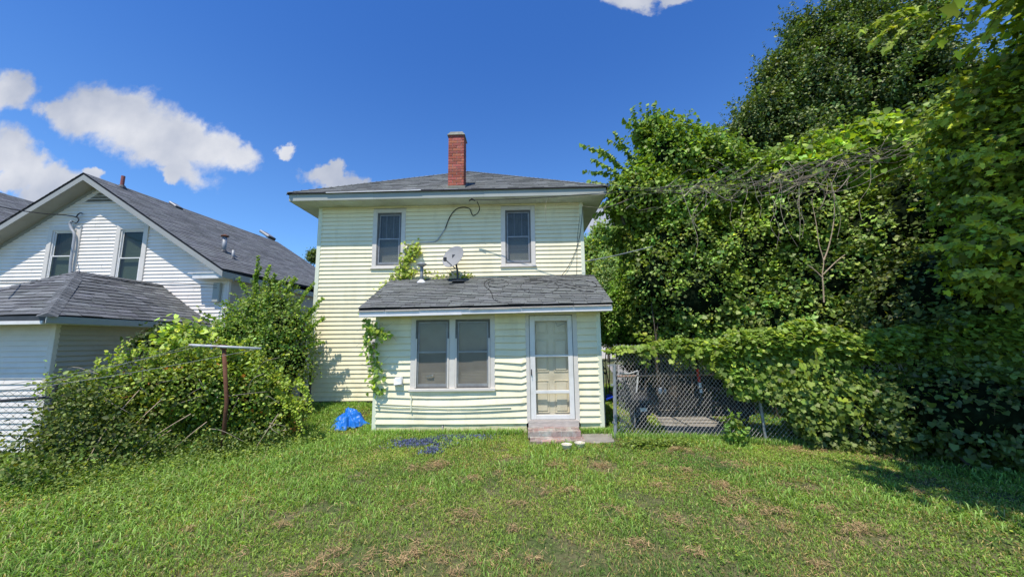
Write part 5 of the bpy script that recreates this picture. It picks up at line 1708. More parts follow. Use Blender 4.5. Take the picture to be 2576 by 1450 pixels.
G_MUL = (.085, .155, .028)
G_VINE = (.092, .158, .030)
G_DARK = (.042, .076, .020)
G_YEL = (.135, .20, .030)
G_MAPLE = (.105, .165, .028)

# ---------- distant hill and trees (right gap, left tip)
def far_tree(px, py, Y, rx, ry, col, seed, label, cat='tree', n=260, per=16, size=.3, blobs=None, name='tree'):
    gp_ = P(px, py, Y)
    t = tree_thing(name, label, cat, (gp_.x, Y, float(gz(gp_.x, Y))))
    L_ = Leaves()
    bl = blobs or [blob(px, py, Y, rx, ry)]
    crown(L_, bl, n, per, size, size * 1.6, col, RH, seed=seed, clvar=.3)
    L_.build('crown', M['leaf'], t)
    z0 = float(gz(gp_.x, Y))
    trunk(t, [(gp_.x, Y, z0 - .2), (gp_.x + .1, Y, (z0 + gp_.z) / 2), (gp_.x, Y, gp_.z)], .035 * rx * Y / FS + .05, .05)
    return t


far_tree(1500, 640, 42, 52, 62, (.10, .17, .045), 101, 'bright distant tree rising over the annex roof beside the house corner', blobs=[blob(1495, 650, 42, 40, 60), blob(1515, 610, 42, 26, 44), blob(1470, 690, 42, 40, 60), blob(1530, 690, 42, 40, 60)], n=900)
far_tree(1520, 705, 30, 34, 40, (.12, .19, .07), 102, 'pale green small conifer tree in front of the distant trees', blobs=[blob(1520, 700, 30, 26, 36), blob(1524, 670, 30, 16, 26)], n=400, size=.16)
far_tree(1570, 640, 52, 50, 90, (.06, .11, .035), 103, 'dark tall distant tree showing between the ivy and the sky', blobs=[blob(1568, 640, 52, 24, 80), blob(1600, 660, 52, 50, 80)], n=600)
far_tree(790, 644, 46, 11, 13, (.05, .09, .03), 104, 'tip of a distant tree seen between the two houses', n=160, size=.18)
far_tree(1425, 800, 70, 120, 50, (.06, .10, .035), 105, 'broad dark distant tree behind the yellow house', n=400, size=.5)

# ---------- big dark tree behind
YB = 17.5
bt = P(2100, 700, YB)
T1_ = tree_thing('tree', 'tall dark green tree towering behind the vine covered shrubs', 'tree', (bt.x, YB, 0))
L_ = Leaves()
bl = [blob(2080, 250, YB, 170, 150), blob(2010, 340, YB, 150, 110), blob(2190, 200, YB, 160, 160), blob(2080, 120, YB, 110, 90), blob(2240, 100, YB - .5, 90, 90),
      blob(1930, 330, YB, 90, 90), blob(1870, 370, YB, 60, 60), blob(1970, 200, YB, 60, 70), blob(2130, 45, YB, 60, 40), blob(2020, 80, YB, 40, 40), blob(2300, 300, YB, 160, 180), blob(2100, 480, YB, 220, 140), blob(2310, 200, YB, 50, 60)]
crown(L_, bl, 5600, 22, .115, .20, G_DARK, OVAL, seed=1, clvar=.42, noise_amp=.5, yel=.06, up=.8, core=.7, coreamp=.5)
auto_shoots(L_, MB(), bl, 420, 1.0, .13, G_DARK, OVAL, 31, up=.7, gap=.09, spread=1.1)
L_.build('crown', M['leaf_gloss'], T1_)
trunk(T1_, [(bt.x, YB, -.2), (bt.x + .2, YB, 3), (bt.x - .1, YB, 7.5)], .38, .2, limbs=[([(bt.x, YB, 4), (bt.x - 1.5, YB, 6.5), (bt.x - 2.6, YB, 8.5)], .18, .06), ([(bt.x, YB, 5), (bt.x + 1.8, YB, 8), (bt.x + 2.5, YB, 11)], .18, .05)])

# ---------- far right woods behind the maple
YW2 = 12.0
c_ = P(2480, 500, YW2)
T2_ = tree_thing('tree', 'dark dense tree filling the far right edge behind the maple', 'tree', (c_.x, YW2, 0))
L_ = Leaves()
crown(L_, [blob(2450, 420, YW2, 170, 200), blob(2560, 330, YW2, 110, 130), blob(2400, 650, YW2, 200, 180), blob(2600, 600, YW2, 180, 260), blob(2500, 850, YW2, 260, 160)], 1900, 16, .17, .24, (.045, .08, .02), OVAL, seed=2, clvar=.35)
L_.build('crown', M['leaf'], T2_)
trunk(T2_, [(c_.x, YW2, -.2), (c_.x, YW2, 4), (c_.x - .1, YW2, 6)], .3, .15)

# ---------- mulberry tree overhanging the roof corner
YMu = 9.3
mb_ = P(1700, 1000, YMu)
T3_ = tree_thing('mulberry_tree', 'leafy mulberry tree whose drooping shoots reach over the yellow roof corner', 'tree', (mb_.x, YMu, 0))
L_ = Leaves(); stems = MB()
bl = [blob(1690, 410, YMu, 100, 90), blob(1620, 500, YMu, 90, 80), blob(1780, 440, YMu, 95, 90), blob(1590, 590, YMu + .3, 50, 60), blob(1720, 530, YMu, 130, 80), blob(1850, 470, YMu, 90, 80), blob(1640, 340, YMu, 45, 40)]
crown(L_, bl, 1900, 18, .072, .13, G_MUL, HEART, seed=3, clvar=.28, droop=.9, yel=.12, noise_amp=.3, depth=.16)
rs_ = random.Random(5)
items = []
def sh_(x0, y0, x1, y1, Y0=YMu, Y1=None, bend=-.12):
    a = P(x0, y0, Y0); e = P(x1, y1, Y1 or Y0 - .5)
    items.append((a, e, (0, 0, -bend)))
for q in ((1600, 450, 1462, 362), (1610, 470, 1470, 430), (1590, 420, 1545, 330), (1620, 400, 1592, 272), (1650, 370, 1645, 258), (1660, 360, 1625, 300), (1690, 370, 1668, 285), (1700, 380, 1715, 290),
          (1600, 480, 1490, 400), (1580, 500, 1480, 455), (1620, 430, 1530, 350), (1590, 500, 1500, 500), (1730, 380, 1760, 310), (1760, 380, 1800, 325), (1700, 350, 1735, 300),
          (1640, 420, 1570, 300), (1590, 460, 1510, 372), (1620, 380, 1600, 300), (1570, 540, 1500, 540), (1660, 400, 1680, 300), (1590, 560, 1520, 600), (1600, 600, 1535, 570)):
    sh_(*q)
shoots(L_, stems, items, .165, (.075, .14, .026), HEART, gap=.075, stem=.008, seed=4, droop=.9, spread=.7, pairs=2)
auto_shoots(L_, stems, bl, 110, .5, .10, G_MUL, HEART, 44)
L_.absorb(stems); L_.build('crown', M['leaf'], T3_)
trunk(T3_, [(mb_.x, YMu, -.2), (mb_.x - .1, YMu, 2.2), (mb_.x - .2, YMu, 5)], .16, .05, limbs=[([(mb_.x, YMu, 2), (mb_.x - .8, YMu - .1, 3.8), (mb_.x - 1.2, YMu - .2, 5.2)], .07, .03), ([(mb_.x, YMu, 2.4), (mb_.x + .9, YMu, 4), (mb_.x + 1.4, YMu, 5.2)], .07, .03)])

# ---------- vine covered trees (main green wall)
YV = 9.2
def vine_mass(label, blobs, n, seed, col, cat='vine', name='climbing_vine', shape=HEART, size=.062, per=22, yel=.08, matn='leaf_gloss', up=.85, core=.8, clvar=.5, extra=None, droop=.7, depth=.15, noise_amp=.36, sig=None, grp=None, nshoot=0):
    B0 = blobs[0]
    t = tree_thing(name, label, cat, (B0[0], B0[1], float(gz(B0[0], B0[1]))), grp)
    L_ = Leaves()
    crown(L_, blobs, n, per, size, sig or size * 1.5, col, shape, seed=seed, clvar=clvar, droop=droop, yel=yel, noise_amp=noise_amp, depth=depth, up=up, core=core)
    st = MB()
    if extra: extra(L_, st)
    if nshoot: auto_shoots(L_, st, blobs, nshoot, .35, size * 1.05, tuple(c * 1.15 for c in col), shape, seed + 7)
    L_.absorb(st)
    L_.build('foliage', M[matn], t)
    rr = random.Random(seed)
    for b in blobs:
        for k in range(3):
            x = b[0] + rr.uniform(-.6, .6) * b[3]; y = b[1] + rr.uniform(-.4, .4) * b[4]
            zg = float(gz(x, y))
            st.tube(curve_pts([(x, y, zg), (x + rr.uniform(-.2, .2), y + rr.uniform(-.2, .2), zg + (b[2] - zg) * .5), (b[0] + rr.uniform(-.5, .5) * b[3], b[1], b[2])], 4), .018, 5, r2=.008)
    st.build('stem', M['bark'], t)
    return t


vine_mass('glossy vine curtain covering the shrubs below the mulberry tree', [blob(1700, 620, YV, 110, 80), blob(1650, 700, YV, 70, 90), blob(1740, 740, YV, 110, 120), blob(1850, 640, YV, 120, 110), blob(1880, 780, YV, 130, 110), blob(1640, 800, YV + .4, 50, 70), blob(1760, 860, YV + .2, 120, 60)], 1500, 11, G_VINE, nshoot=90)
vine_mass('big leaved vine covered thicket right of the dead stems', [blob(2010, 560, YV - .6, 130, 110), blob(2080, 700, YV - .8, 150, 120), blob(1990, 800, YV - .8, 130, 90), blob(2190, 620, YV - 1.2, 120, 130), blob(2220, 780, YV - 1.2, 150, 100), blob(1960, 450, YV - .3, 100, 70), blob(2060, 440, YV - .4, 110, 80), blob(2150, 390, YV - .8, 80, 70)], 1700, 12, (.092, .158, .034), size=.066, nshoot=130)
def sapl(L2, st):
    it = []
    for x0, y0, x1, y1 in ((2100, 420, 2110, 300), (2180, 360, 2200, 262), (2050, 420, 2060, 330), (1990, 430, 1985, 345), (2150, 380, 2165, 300), (2230, 360, 2255, 280), (1900, 430, 1890, 350), (1940, 420, 1945, 380), (2010, 400, 2020, 350)):
        it.append((P(x0, y0, 8.0), P(x1, y1, 7.8), (0, 0, .05)))
    shoots(L2, st, it, .13, (.13, .21, .03), HEART, gap=.07, stem=.008, seed=9, droop=.1, spread=.9, pairs=2)
vine_mass('bright young sapling tops standing out above the vine thicket', [blob(2100, 420, 8.1, 60, 40), blob(2200, 370, 8.0, 60, 50), blob(1990, 440, 8.3, 60, 40)], 420, 13, (.12, .20, .03), 'shrub', 'shrub', size=.11, matn='leaf', extra=sapl)
# ivy hedge in the gap, further back
vine_mass('ivy covered hedge mass filling the gap right of the annex', [blob(1535, 805, 12, 34, 60), blob(1600, 760, 12, 55, 110), blob(1560, 800, 12, 40, 80), blob(1640, 680, 12, 60, 90), blob(1610, 850, 12, 70, 60), blob(1590, 690, 12.5, 26, 46)], 1900, 14, (.08, .16, .03), 'hedge', 'hedge', shape=OVAL, size=.07, per=16, matn='leaf')
vine_mass('deep shaded undergrowth behind the trailer', [blob(1700, 930, 12.5, 150, 60), blob(1900, 930, 12, 170, 70), blob(2100, 960, 10.5, 200, 90), blob(2330, 980, 9.0, 220, 110)], 900, 15, (.02, .04, .012), 'undergrowth', 'shrub', shape=OVAL, size=.08, per=14, yel=.02, matn='leaf')
vine_mass('deep dark vine covered bank on the right side of the yard', [blob(2400, 760, 6.6, 190, 130), blob(2330, 560, 7.4, 140, 130), blob(2520, 900, 5.8, 190, 140), blob(2350, 900, 6.4, 120, 90), blob(2470, 1030, 5.6, 190, 110), blob(2600, 700, 6, 130, 200)], 1300, 16, (.040, .068, .016), size=.058, sig=.10, nshoot=90)  # leaf colour darkened to carry the shade of the overhanging boughs

# ---------- grape vine on the fence
def fence_vine():
    rg = np.random.default_rng(77)
    t = tree_thing('grape_vine', 'bright grape vine spilling over the chain link fence right of the gate', 'vine', (float(GA.x), float(GA.y), 0))
    L_ = Leaves()
    pts = [Vector((GA.x, GA.y, 0)), Vector((GB.x, GB.y, 0)), Vector((GC.x, GC.y, 0)), Vector((GD.x, GD.y, 0))]
    seg = [(pts[i + 1] - pts[i]).length for i in range(3)]; tot = sum(seg)
    def at_(s):
        out = np.zeros((len(s), 3)); s = s.copy()
        acc = 0
        for i in range(3):
            m = (s >= acc) & (s <= acc + seg[i] + 1e-6)
            k = ((s[m] - acc) / seg[i])[:, None]
            out[m] = np.array(pts[i]) * (1 - k) + np.array(pts[i + 1]) * k
            acc += seg[i]
        return out
    sGB = seg[0]
    # cap of foliage on the top
    n = 21000
    s = rg.random(n) ** .9 * tot
    p = at_(s)
    dens = np.clip((s - .35) / 1.7, .07, 1)
    wid = .04 + .28 * np.clip((s - .2) / 1.6, 0, 1)
    a = rg.uniform(0, 2 * np.pi, n); r = np.sqrt(rg.uniform(.3, 1, n))
    lump = .12 * np.sin(s * 2.7) + .08 * np.sin(s * 6.1 + 1) + .05 * np.sin(s * 13)
    topc = 1.60 + .10 * np.clip(s / 3, 0, 1) + lump * .6 * dens
    p[:, 1] += np.cos(a) * r * wid - .02
    p[:, 2] = topc + np.sin(a) * r * (.03 + .22 * dens) - .06 * dens - .05 * (1 - dens)
    keep = rg.random(n) < np.clip(.08 + dens, 0, 1) * np.clip(.75 + 1.6 * patchy(p[:, 0], p[:, 2] + p[:, 1], 4.0, 33), .12, 1)
    p = p[keep]; n = len(p)
    nr = unit(np.stack([rg.normal(0, .4, n), -.35 + rg.normal(0, .4, n), np.full(n, .8)], 1))
    ax = unit(np.stack([rg.normal(0, .7, n), -.6 + rg.normal(0, .5, n), -.3 + rg.normal(0, .4, n)], 1))
    L_.add(p, ax, nr, .056 * rg.uniform(.5, 1.6, n), leafcol((.092, .158, .028), n, .32, .15, rg), GRAPE)
    # hanging curtain in front of the mesh
    n = 32000
    s = rg.random(n) * tot
    p = at_(s)
    cover = np.clip((s - sGB * .52) / (sGB * .45), 0, 1)
    hmin = 1.48 - .80 * cover ** .7 + .13 * np.sin(s * 9) + .09 * np.sin(s * 17 + 2)
    hmin = hmin - 1.3 * np.clip((s - sGB - .22) / .4, 0, 1)   # open below the bulge until right of the leaning post
    z = rg.uniform(.02, 1.62, n)
    keep = (z > hmin) & (rg.random(n) < .25 + .75 * cover)
    keep &= rg.random(n) < np.clip(.5 + .45 * z + 1.4 * patchy(p[:, 0], z, 2.6, 12), .1, 1)
    p[:, 2] = z + .0
    p[:, 1] += rg.normal(-.10, .10, n) - .10 * cover * np.sin(z * 3)
    p = p[keep]; n = len(p)
    nr = unit(np.stack([rg.normal(0, .45, n), -.6 + rg.normal(0, .3, n), np.full(n, .7)], 1))
    ax = unit(np.stack([rg.normal(0, .6, n), -.4 + rg.normal(0, .4, n), -.8 + rg.normal(0, .3, n)], 1))
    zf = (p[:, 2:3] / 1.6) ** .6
    c = leafcol((.090, .152, .030), n, .28, .08, rg) * (.35 + .75 * zf)  # leaves painted darker towards the ground to imitate shade
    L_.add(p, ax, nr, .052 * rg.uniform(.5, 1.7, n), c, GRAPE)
    # dark layer behind, right part
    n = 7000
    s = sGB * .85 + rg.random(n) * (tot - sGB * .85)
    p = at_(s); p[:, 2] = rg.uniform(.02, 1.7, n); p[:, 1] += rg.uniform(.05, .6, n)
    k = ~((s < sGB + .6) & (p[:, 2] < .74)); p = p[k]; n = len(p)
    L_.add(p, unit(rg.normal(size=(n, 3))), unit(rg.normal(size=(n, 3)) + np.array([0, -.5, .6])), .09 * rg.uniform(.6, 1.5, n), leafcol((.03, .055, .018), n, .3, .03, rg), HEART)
    acc = 0
    for (s0, s1, za, zb) in ((sGB * .95, sGB + .7, .98, 1.5), (sGB + .75, sGB + 2, .1, 1.55), (sGB + 2, sGB + 3.1, .1, 1.6), (sGB + 3.1, sGB + 4.6, .1, 1.7)):
        if s0 >= tot - .3: continue
        a_, b_ = at_(np.array([s0, min(s1, tot - .001)])); cc = (a_ + b_) / 2
        L_.core((cc[0], cc[1] + .38, (za + zb) / 2), (abs(b_[0] - a_[0]) * .56 + .1, .22, (zb - za) * .52), int(s0 * 9))
    # clump low between trailer and post
    crown(L_, [blob(1852, 1075, 6.38, 18, 26, 10), blob(1885, 955, 6.5, 40, 36, 16)], 60, 12, .055, .06, (.085, .16, .035), GRAPE, seed=6, core=0)
    st = MB(); it = []
    rr = random.Random(8)
    for q in ((1560, 884, 1520, 880), (1600, 876, 1545, 893), (1640, 850, 1600, 838), (1650, 862, 1606, 852), (1700, 870, 1690, 905), (1640, 880, 1655, 905), (1950, 930, 2060, 958), (1960, 960, 2040, 985), (2010, 900, 2040, 960), (2100, 1000, 2180, 1060), (2200, 1020, 2290, 1050),
              (2060, 870, 2050, 930), (1800, 880, 1790, 925), (1760, 872, 1745, 900)):
        Yq = 6.35 if q[0] < 2000 else 6.0
        it.append((P(q[0], q[1], Yq), P(q[2], q[3], Yq - .05), (0, 0, .03)))
    shoots(L_, st, it, .095, G_YEL, GRAPE, gap=.06, stem=.004, seed=10, droop=.5, pairs=2)
    L_.absorb(st)
    for k in range(60):
        s0 = rr.uniform(.8, tot - .4); p0 = at_(np.array([s0]))[0]; p1 = at_(np.array([min(max(s0 + rr.uniform(-.8, .8), 0), tot)]))[0]
        h0, h1 = rr.uniform(0, 1.3), rr.uniform(.9, 1.6)
        if s0 < sGB * .8: continue
        if s0 < sGB + .8: h0 = rr.uniform(.75, 1.2)
        st.tube(curve_pts([Vector((p0[0], p0[1] - .04, h0)), Vector(((p0[0] + p1[0]) / 2 + rr.uniform(-.15, .15), (p0[1] + p1[1]) / 2 - .08, (h0 + h1) / 2)), Vector((p1[0], p1[1] - .03, h1))], 4), .005, 4)
    L_.build('foliage', M['leaf'], t)
    st.build('stem', M['twig'], t)
fence_vine()

# ---------- maple at the right, close
def maple():
    base_ = Vector((8.3, 4.6, 0))
    t = tree_thing('maple_tree', 'large leaved maple whose bright boughs hang in from the right edge', 'tree', base_)
    L_ = Leaves(); st = MB()
    bl = [blob(2500, 300, 5.2, 120, 95), blob(2610, 420, 5.0, 150, 190), blob(2640, 170, 5.0, 90, 100), blob(2560, 640, 5.0, 110, 110)]
    crown(L_, bl, 1500, 14, .07, .16, G_MAPLE, MAPLE, seed=21, clvar=.42, var=.32, droop=.7, yel=.14, noise_amp=.45, depth=.25, core=.5, up=.8, coreamp=.5)
    # overhead canopy out of the frame: shades the right corner of the yard
    crown(L_, [(6.3, 2.6, 6.6, 1.7, 1.6, .8), (7.6, 3.4, 6.3, 1.6, 1.6, 1.2), (8.4, 1.6, 6.4, 1.7, 1.5, 1.1), (5.4, 1.0, 6.9, 1.0, .9, .5), (7.0, .6, 7.0, 1.3, 1.0, .6), (4.5, 1.3, 6.6, .9, .6, .4), (3.7, 1.7, 6.7, .6, .35, .25), (5.0, 2.1, 6.6, .8, .4, .3), (5.0, .75, 6.7, .8, .3, .25), (6.0, .3, 6.8, .9, .4, .3), (4.1, .35, 6.8, .5, .2, .2)], 620, 13, .16, .26, G_MAPLE, MAPLE, seed=22, core=.7, under=False)
    it = []
    for q in ((2330, 20, 2170, 75, 4.6), (2320, 40, 2190, 110, 4.6), (2360, 20, 2230, 120, 4.5), (2420, 60, 2300, 150, 4.6), (2500, -20, 2440, 60, 4.2), (2560, -10, 2480, 90, 4.2), (2575, 60, 2440, 110, 4.5),
              (2450, 300, 2270, 330, 4.9), (2450, 200, 2310, 215, 4.9), (2500, 420, 2370, 380, 4.5), (2575, 400, 2400, 400, 4.2), (2575, 520, 2420, 500, 4.2), (2575, 600, 2440, 560, 4.3), (2540, 700, 2400, 690, 4.6), (2520, 640, 2330, 620, 4.8)):
        a = P(q[0], q[1], q[4]); e = P(q[2], q[3], q[4] - .1)
        it.append((a, e, (0, 0, .08)))
    shoots(L_, st, it, .115, (.13, .20, .03), MAPLE, gap=.055, stem=.008, seed=23, droop=.7, spread=.7, pairs=2, yel=.2)
    L_.absorb(st); L_.build('crown', M['leaf'], t)
    trunk(t, [base_ + Vector((0, 0, -.2)), base_ + Vector((.1, -.1, 2.5)), base_ + Vector((-.2, -.5, 5.5))], .24, .12,
          limbs=[([base_ + Vector((0, 0, 2.2)), Vector((7.2, 4.8, 3.6)), Vector((6.4, 5.0, 4.6))], .09, .03), ([base_ + Vector((0, -.2, 3)), Vector((7.4, 3.2, 5.2)), Vector((6.2, 2.4, 6.5))], .10, .03)])
maple()

# ---------- dead vine tangle on the cable
def dead_vines():
    rr = random.Random(31)
    t = thing('dead_vine', 'tangle of bare grey dead vine stems hanging on the overhead cable', 'vine', cable_pts[3])
    b = MB()
    def cab(px):      # cable point and depth at picture x
        xs = [1185, 1300, 1500, 1700, 1900, 2100, 2310]; ys = [503, 500, 487, 470, 444, 408, 342]; Ys = [8.2, 8.0, 7.7, 7.4, 7.1, 6.7, 6.1]
        return np.interp(px, xs, ys), np.interp(px, xs, Ys)
    for k in range(80):
        x0 = rr.triangular(1500, 2300, 2050); ln = rr.uniform(60, 260) * (1 if rr.random() < .5 else -1)
        n = rr.choice((4, 5, 6)); pts = []
        y0 = rr.gauss(0, 14) + (rr.random() ** 2) * 45
        ph = rr.uniform(0, 6); amp = rr.uniform(4, 26)
        for i in range(n):
            x = x0 + ln * i / (n - 1)
            cy_, cY = cab(x)
            pts.append(P(x, cy_ + y0 + amp * math.sin(ph + i * 1.1) + rr.uniform(-5, 5), cY + rr.uniform(-.12, .12)))
        g_ = rr.uniform(.7, 1.3)
        b.tube(curve_pts(pts, 5), rr.uniform(.002, .0065) * rr.choice((1, 1, 1.7)), 4, (g_, g_, g_), r2=.002, cap=False)
    # hanging stems
    for k in range(26):
        x0 = rr.triangular(1560, 2260, 2060); cy_, cY = cab(x0)
        dn = rr.uniform(40, 210); sw = rr.uniform(-35, 35)
        pts = [P(x0 + sw * (i / 4) + rr.uniform(-16, 16), cy_ + dn * i / 4, cY + rr.uniform(-.06, .06)) for i in range(5)]
        g_ = rr.uniform(.7, 1.25)
        b.tube(curve_pts(pts, 4), rr.uniform(.003, .007), 4, (g_, g_, g_), r2=.002, cap=False)
    for pts in (((2072, 760), (2070, 720), (2068, 690), (2071, 655), (2060, 615), (2052, 560), (2040, 500)), ((2071, 655), (2084, 620), (2096, 560), (2098, 500), (2090, 460)), ((2070, 700), (2050, 680), (2030, 665)), ((2070, 690), (2100, 660), (2125, 640))):
        b.tube(curve_pts([P(x, y, 7.0) for x, y in pts], 5), .012, 5, (1.15, 1.05, .9), r2=.006)
    for pts in (((1540, 478), (1440, 490), (1380, 500), (1372, 530), (1374, 560)), ((1540, 485), (1460, 495), (1410, 498), (1395, 520)), ((1560, 490), (1500, 540), (1490, 600)), ((1580, 500), (1530, 520), (1480, 520), (1420, 506))):
        b.tube(curve_pts([P(x, y, 7.9) for x, y in pts], 5), .005, 4, (1.3, 1.25, 1.1), r2=.002)
    b.build('stem', M['twig'], t)
dead_vines()

# ---------- left bush
YBu = 8.0
c_ = P(690, 900, YBu)
T5_ = thing('shrub', 'tall airy green shrub growing between the white house and the yellow wall', 'shrub', (c_.x, YBu, 0))
L_ = Leaves(); stems = MB()
crown(L_, [blob(670, 880, YBu, 80, 70), blob(725, 830, YBu, 50, 70), blob(620, 825, YBu, 52, 36), blob(695, 765, YBu, 40, 40), blob(650, 775, YBu, 38, 34), blob(740, 910, YBu, 44, 64), blob(575, 840, YBu, 32, 32)], 760, 18, .046, .12, (.095, .165, .035), OVAL, seed=41, noise_amp=.45, depth=.28, core=.52, clvar=.25, coreamp=.5)
it = []
for q in ((640, 760, 650, 645), (645, 740, 640, 690), (680, 740, 692, 690), (700, 730, 712, 705), (740, 780, 790, 712), (750, 820, 812, 750), (760, 850, 815, 800), (600, 790, 560, 760), (560, 820, 515, 790), (570, 850, 500, 820), (640, 720, 655, 670), (720, 740, 745, 700), (760, 880, 815, 860), (620, 740, 600, 700), (660, 730, 680, 668), (770, 800, 800, 770), (560, 830, 505, 800)):
    it.append((P(q[0], q[1], YBu), P(q[2], q[3], YBu - .1), (0, 0, .04)))
shoots(L_, stems, it, .07, (.10, .18, .035), OVAL, gap=.03, stem=.006, seed=42, droop=.15, spread=1.0, pairs=5)
auto_shoots(L_, stems, [blob(670, 880, YBu, 80, 70), blob(725, 830, YBu, 50, 70), blob(620, 825, YBu, 52, 36), blob(695, 765, YBu, 40, 40), blob(650, 775, YBu, 38, 34)], 120, .38, .05, (.10, .175, .035), OVAL, 45, up=.8)
L_.absorb(stems)
L_.build('foliage', M['leaf'], T5_)
for k in range(9):
    x = c_.x + rn.uniform(-.5, .5); stems.tube(curve_pts([(c_.x + rn.uniform(-.2, .2), YBu + .1, 0), (x, YBu, 1), (x + rn.uniform(-.3, .3), YBu, 2.2)], 4), .02, 5, r2=.008)
stems.build('branch', M['bark'], T5_)

# ---------- bramble heap
def brambles():
    t = thing('bramble_thicket', 'big heap of brambles and vines swallowing the fence beside the white shed', 'brambles', (-5.4, 6.3, 0))
    L_ = Leaves(); st = MB()
    bl = [blob(270, 1010, 5.9, 85, 50, 50), blob(380, 985, 6.2, 100, 65, 60), blob(500, 970, 6.5, 95, 70, 70), blob(610, 990, 6.75, 85, 75, 70), blob(690, 1045, 7.0, 62, 52, 60), blob(170, 975, 5.7, 70, 18, 20),
          blob(490, 905, 6.8, 70, 28, 40), blob(600, 920, 6.9, 50, 34, 45), blob(350, 1060, 6.1, 80, 35, 25), blob(520, 1060, 6.55, 80, 40, 30), blob(640, 1070, 6.85, 65, 36, 30), blob(420, 925, 6.6, 60, 26, 35)]
    crown(L_, bl, 1600, 17, .047, .10, (.088, .145, .024), OVAL, seed=51, noise_amp=.4, depth=.22, core=.60, clvar=.4, yel=.16, up=.9, coreamp=.5)
    # sparse dark leaves over the near fence
    crown(L_, [blob(140, 1110, 5.3, 90, 50, 30), blob(40, 1140, 5.0, 90, 40, 25), blob(210, 1110, 5.3, 100, 50, 30)], 150, 11, .045, .13, (.05, .08, .02), OVAL, seed=52, core=0, depth=.3)
    crown(L_, [blob(190, 1020, 5.35, 90, 60, 25), blob(290, 1090, 5.5, 90, 50, 25), blob(150, 1100, 5.2, 80, 60, 20)], 240, 12, .042, .10, (.045, .075, .018), OVAL, seed=55, core=0, depth=.3)
    crown(L_, [blob(30, 1195, 4.6, 90, 30, 30), blob(150, 1180, 4.95, 90, 26, 30), blob(280, 1150, 5.4, 90, 26, 30), blob(410, 1130, 5.75, 80, 24, 25), blob(540, 1115, 6.1, 80, 22, 25), blob(660, 1100, 6.5, 70, 22, 25)], 420, 12, .036, .09, (.062, .105, .025), OVAL, seed=56, core=0, depth=.3, noise_amp=.4)
    # dry reddish leaves sprinkled
    crown(L_, bl[:6], 50, 5, .06, .06, (.22, .11, .045), OVAL, seed=53, core=0)
    it = []
    rr = random.Random(12)
    for k in range(70):
        x = rr.uniform(230, 740); yt = np.interp(x, [100, 230, 330, 450, 600, 680, 760], [950, 935, 880, 850, 870, 940, 1040]) + rr.uniform(0, 30)
        Yq = np.interp(x, [100, 760], [5.6, 7.0])
        it.append((P(x, yt + 25, Yq), P(x + rr.uniform(-30, 40), yt - rr.uniform(5, 35), Yq - rr.uniform(0, .3)), (0, 0, .05)))
    for k in range(40):
        x = rr.uniform(560, 760); it.append((P(x, 980 + rr.uniform(-40, 60), 6.8), P(x + rr.uniform(10, 45), 1010 + rr.uniform(-40, 80), 6.6), (0, 0, .1)))
    shoots(L_, st, it, .065, (.14, .22, .035), OVAL, gap=.035, stem=.004, seed=54, droop=.3, spread=.8, pairs=2, yel=.2)
    L_.absorb(st)
    # bare canes leaning to the lawn
    for q in ((350, 980, 195, 1200), (410, 1000, 240, 1190), (360, 985, 330, 1060), (480, 1040, 300, 1180), (600, 1000, 545, 1120), (700, 1040, 640, 1130), (640, 1060, 600, 1110), (520, 1060, 400, 1160), (330, 940, 215, 985), (430, 1080, 350, 1170), (610, 1090, 560, 1115), (260, 1040, 150, 1170), (720, 1080, 690, 1110)):
        a = P(q[0], q[1], np.interp(q[0], [150, 740], [5.4, 6.5])); e = PZ(q[2], q[3], .02)
        st.tube(curve_pts([a, a.lerp(e, .5) + Vector((rr.uniform(-.08, .08), 0, .06)), e], 5), .0075, 5, (1.25, 1.15, .95), r2=.004)
    for k in range(30):
        x, y = rr.uniform(120, 700), rr.uniform(930, 1080); Yq = np.interp(x, [100, 760], [5.3, 6.6]); a = P(x, y, Yq)
        e = P(x + rr.uniform(-120, 120), y + rr.uniform(-50, 70), Yq)
        st.tube(curve_pts([a, a.lerp(e, .5) + Vector((0, -.1, rr.uniform(0, .15))), e], 4), .005, 4, r2=.002)
    L_.build('foliage', M['leaf'], t); st.build('stem', M['twig'], t)
brambles()
# dark ivy clump on shed wall
vine_mass('dark ivy patch creeping up the shaded shed wall', [blob(395, 850, 7.9, 30, 18, 8), blob(365, 862, 7.7, 28, 12, 6), blob(430, 842, 8.1, 22, 18, 8)], 60, 61, (.03, .055, .018), 'ivy', 'ivy', size=.07, core=.6)
vine_mass('large leaved sprig rising over the bramble heap by the shed', [blob(450, 850, 7.0, 26, 22, 12), blob(478, 845, 7.0, 22, 20, 12)], 40, 62, (.14, .22, .05), 'plant', 'weed', size=.09, core=0, matn='leaf')

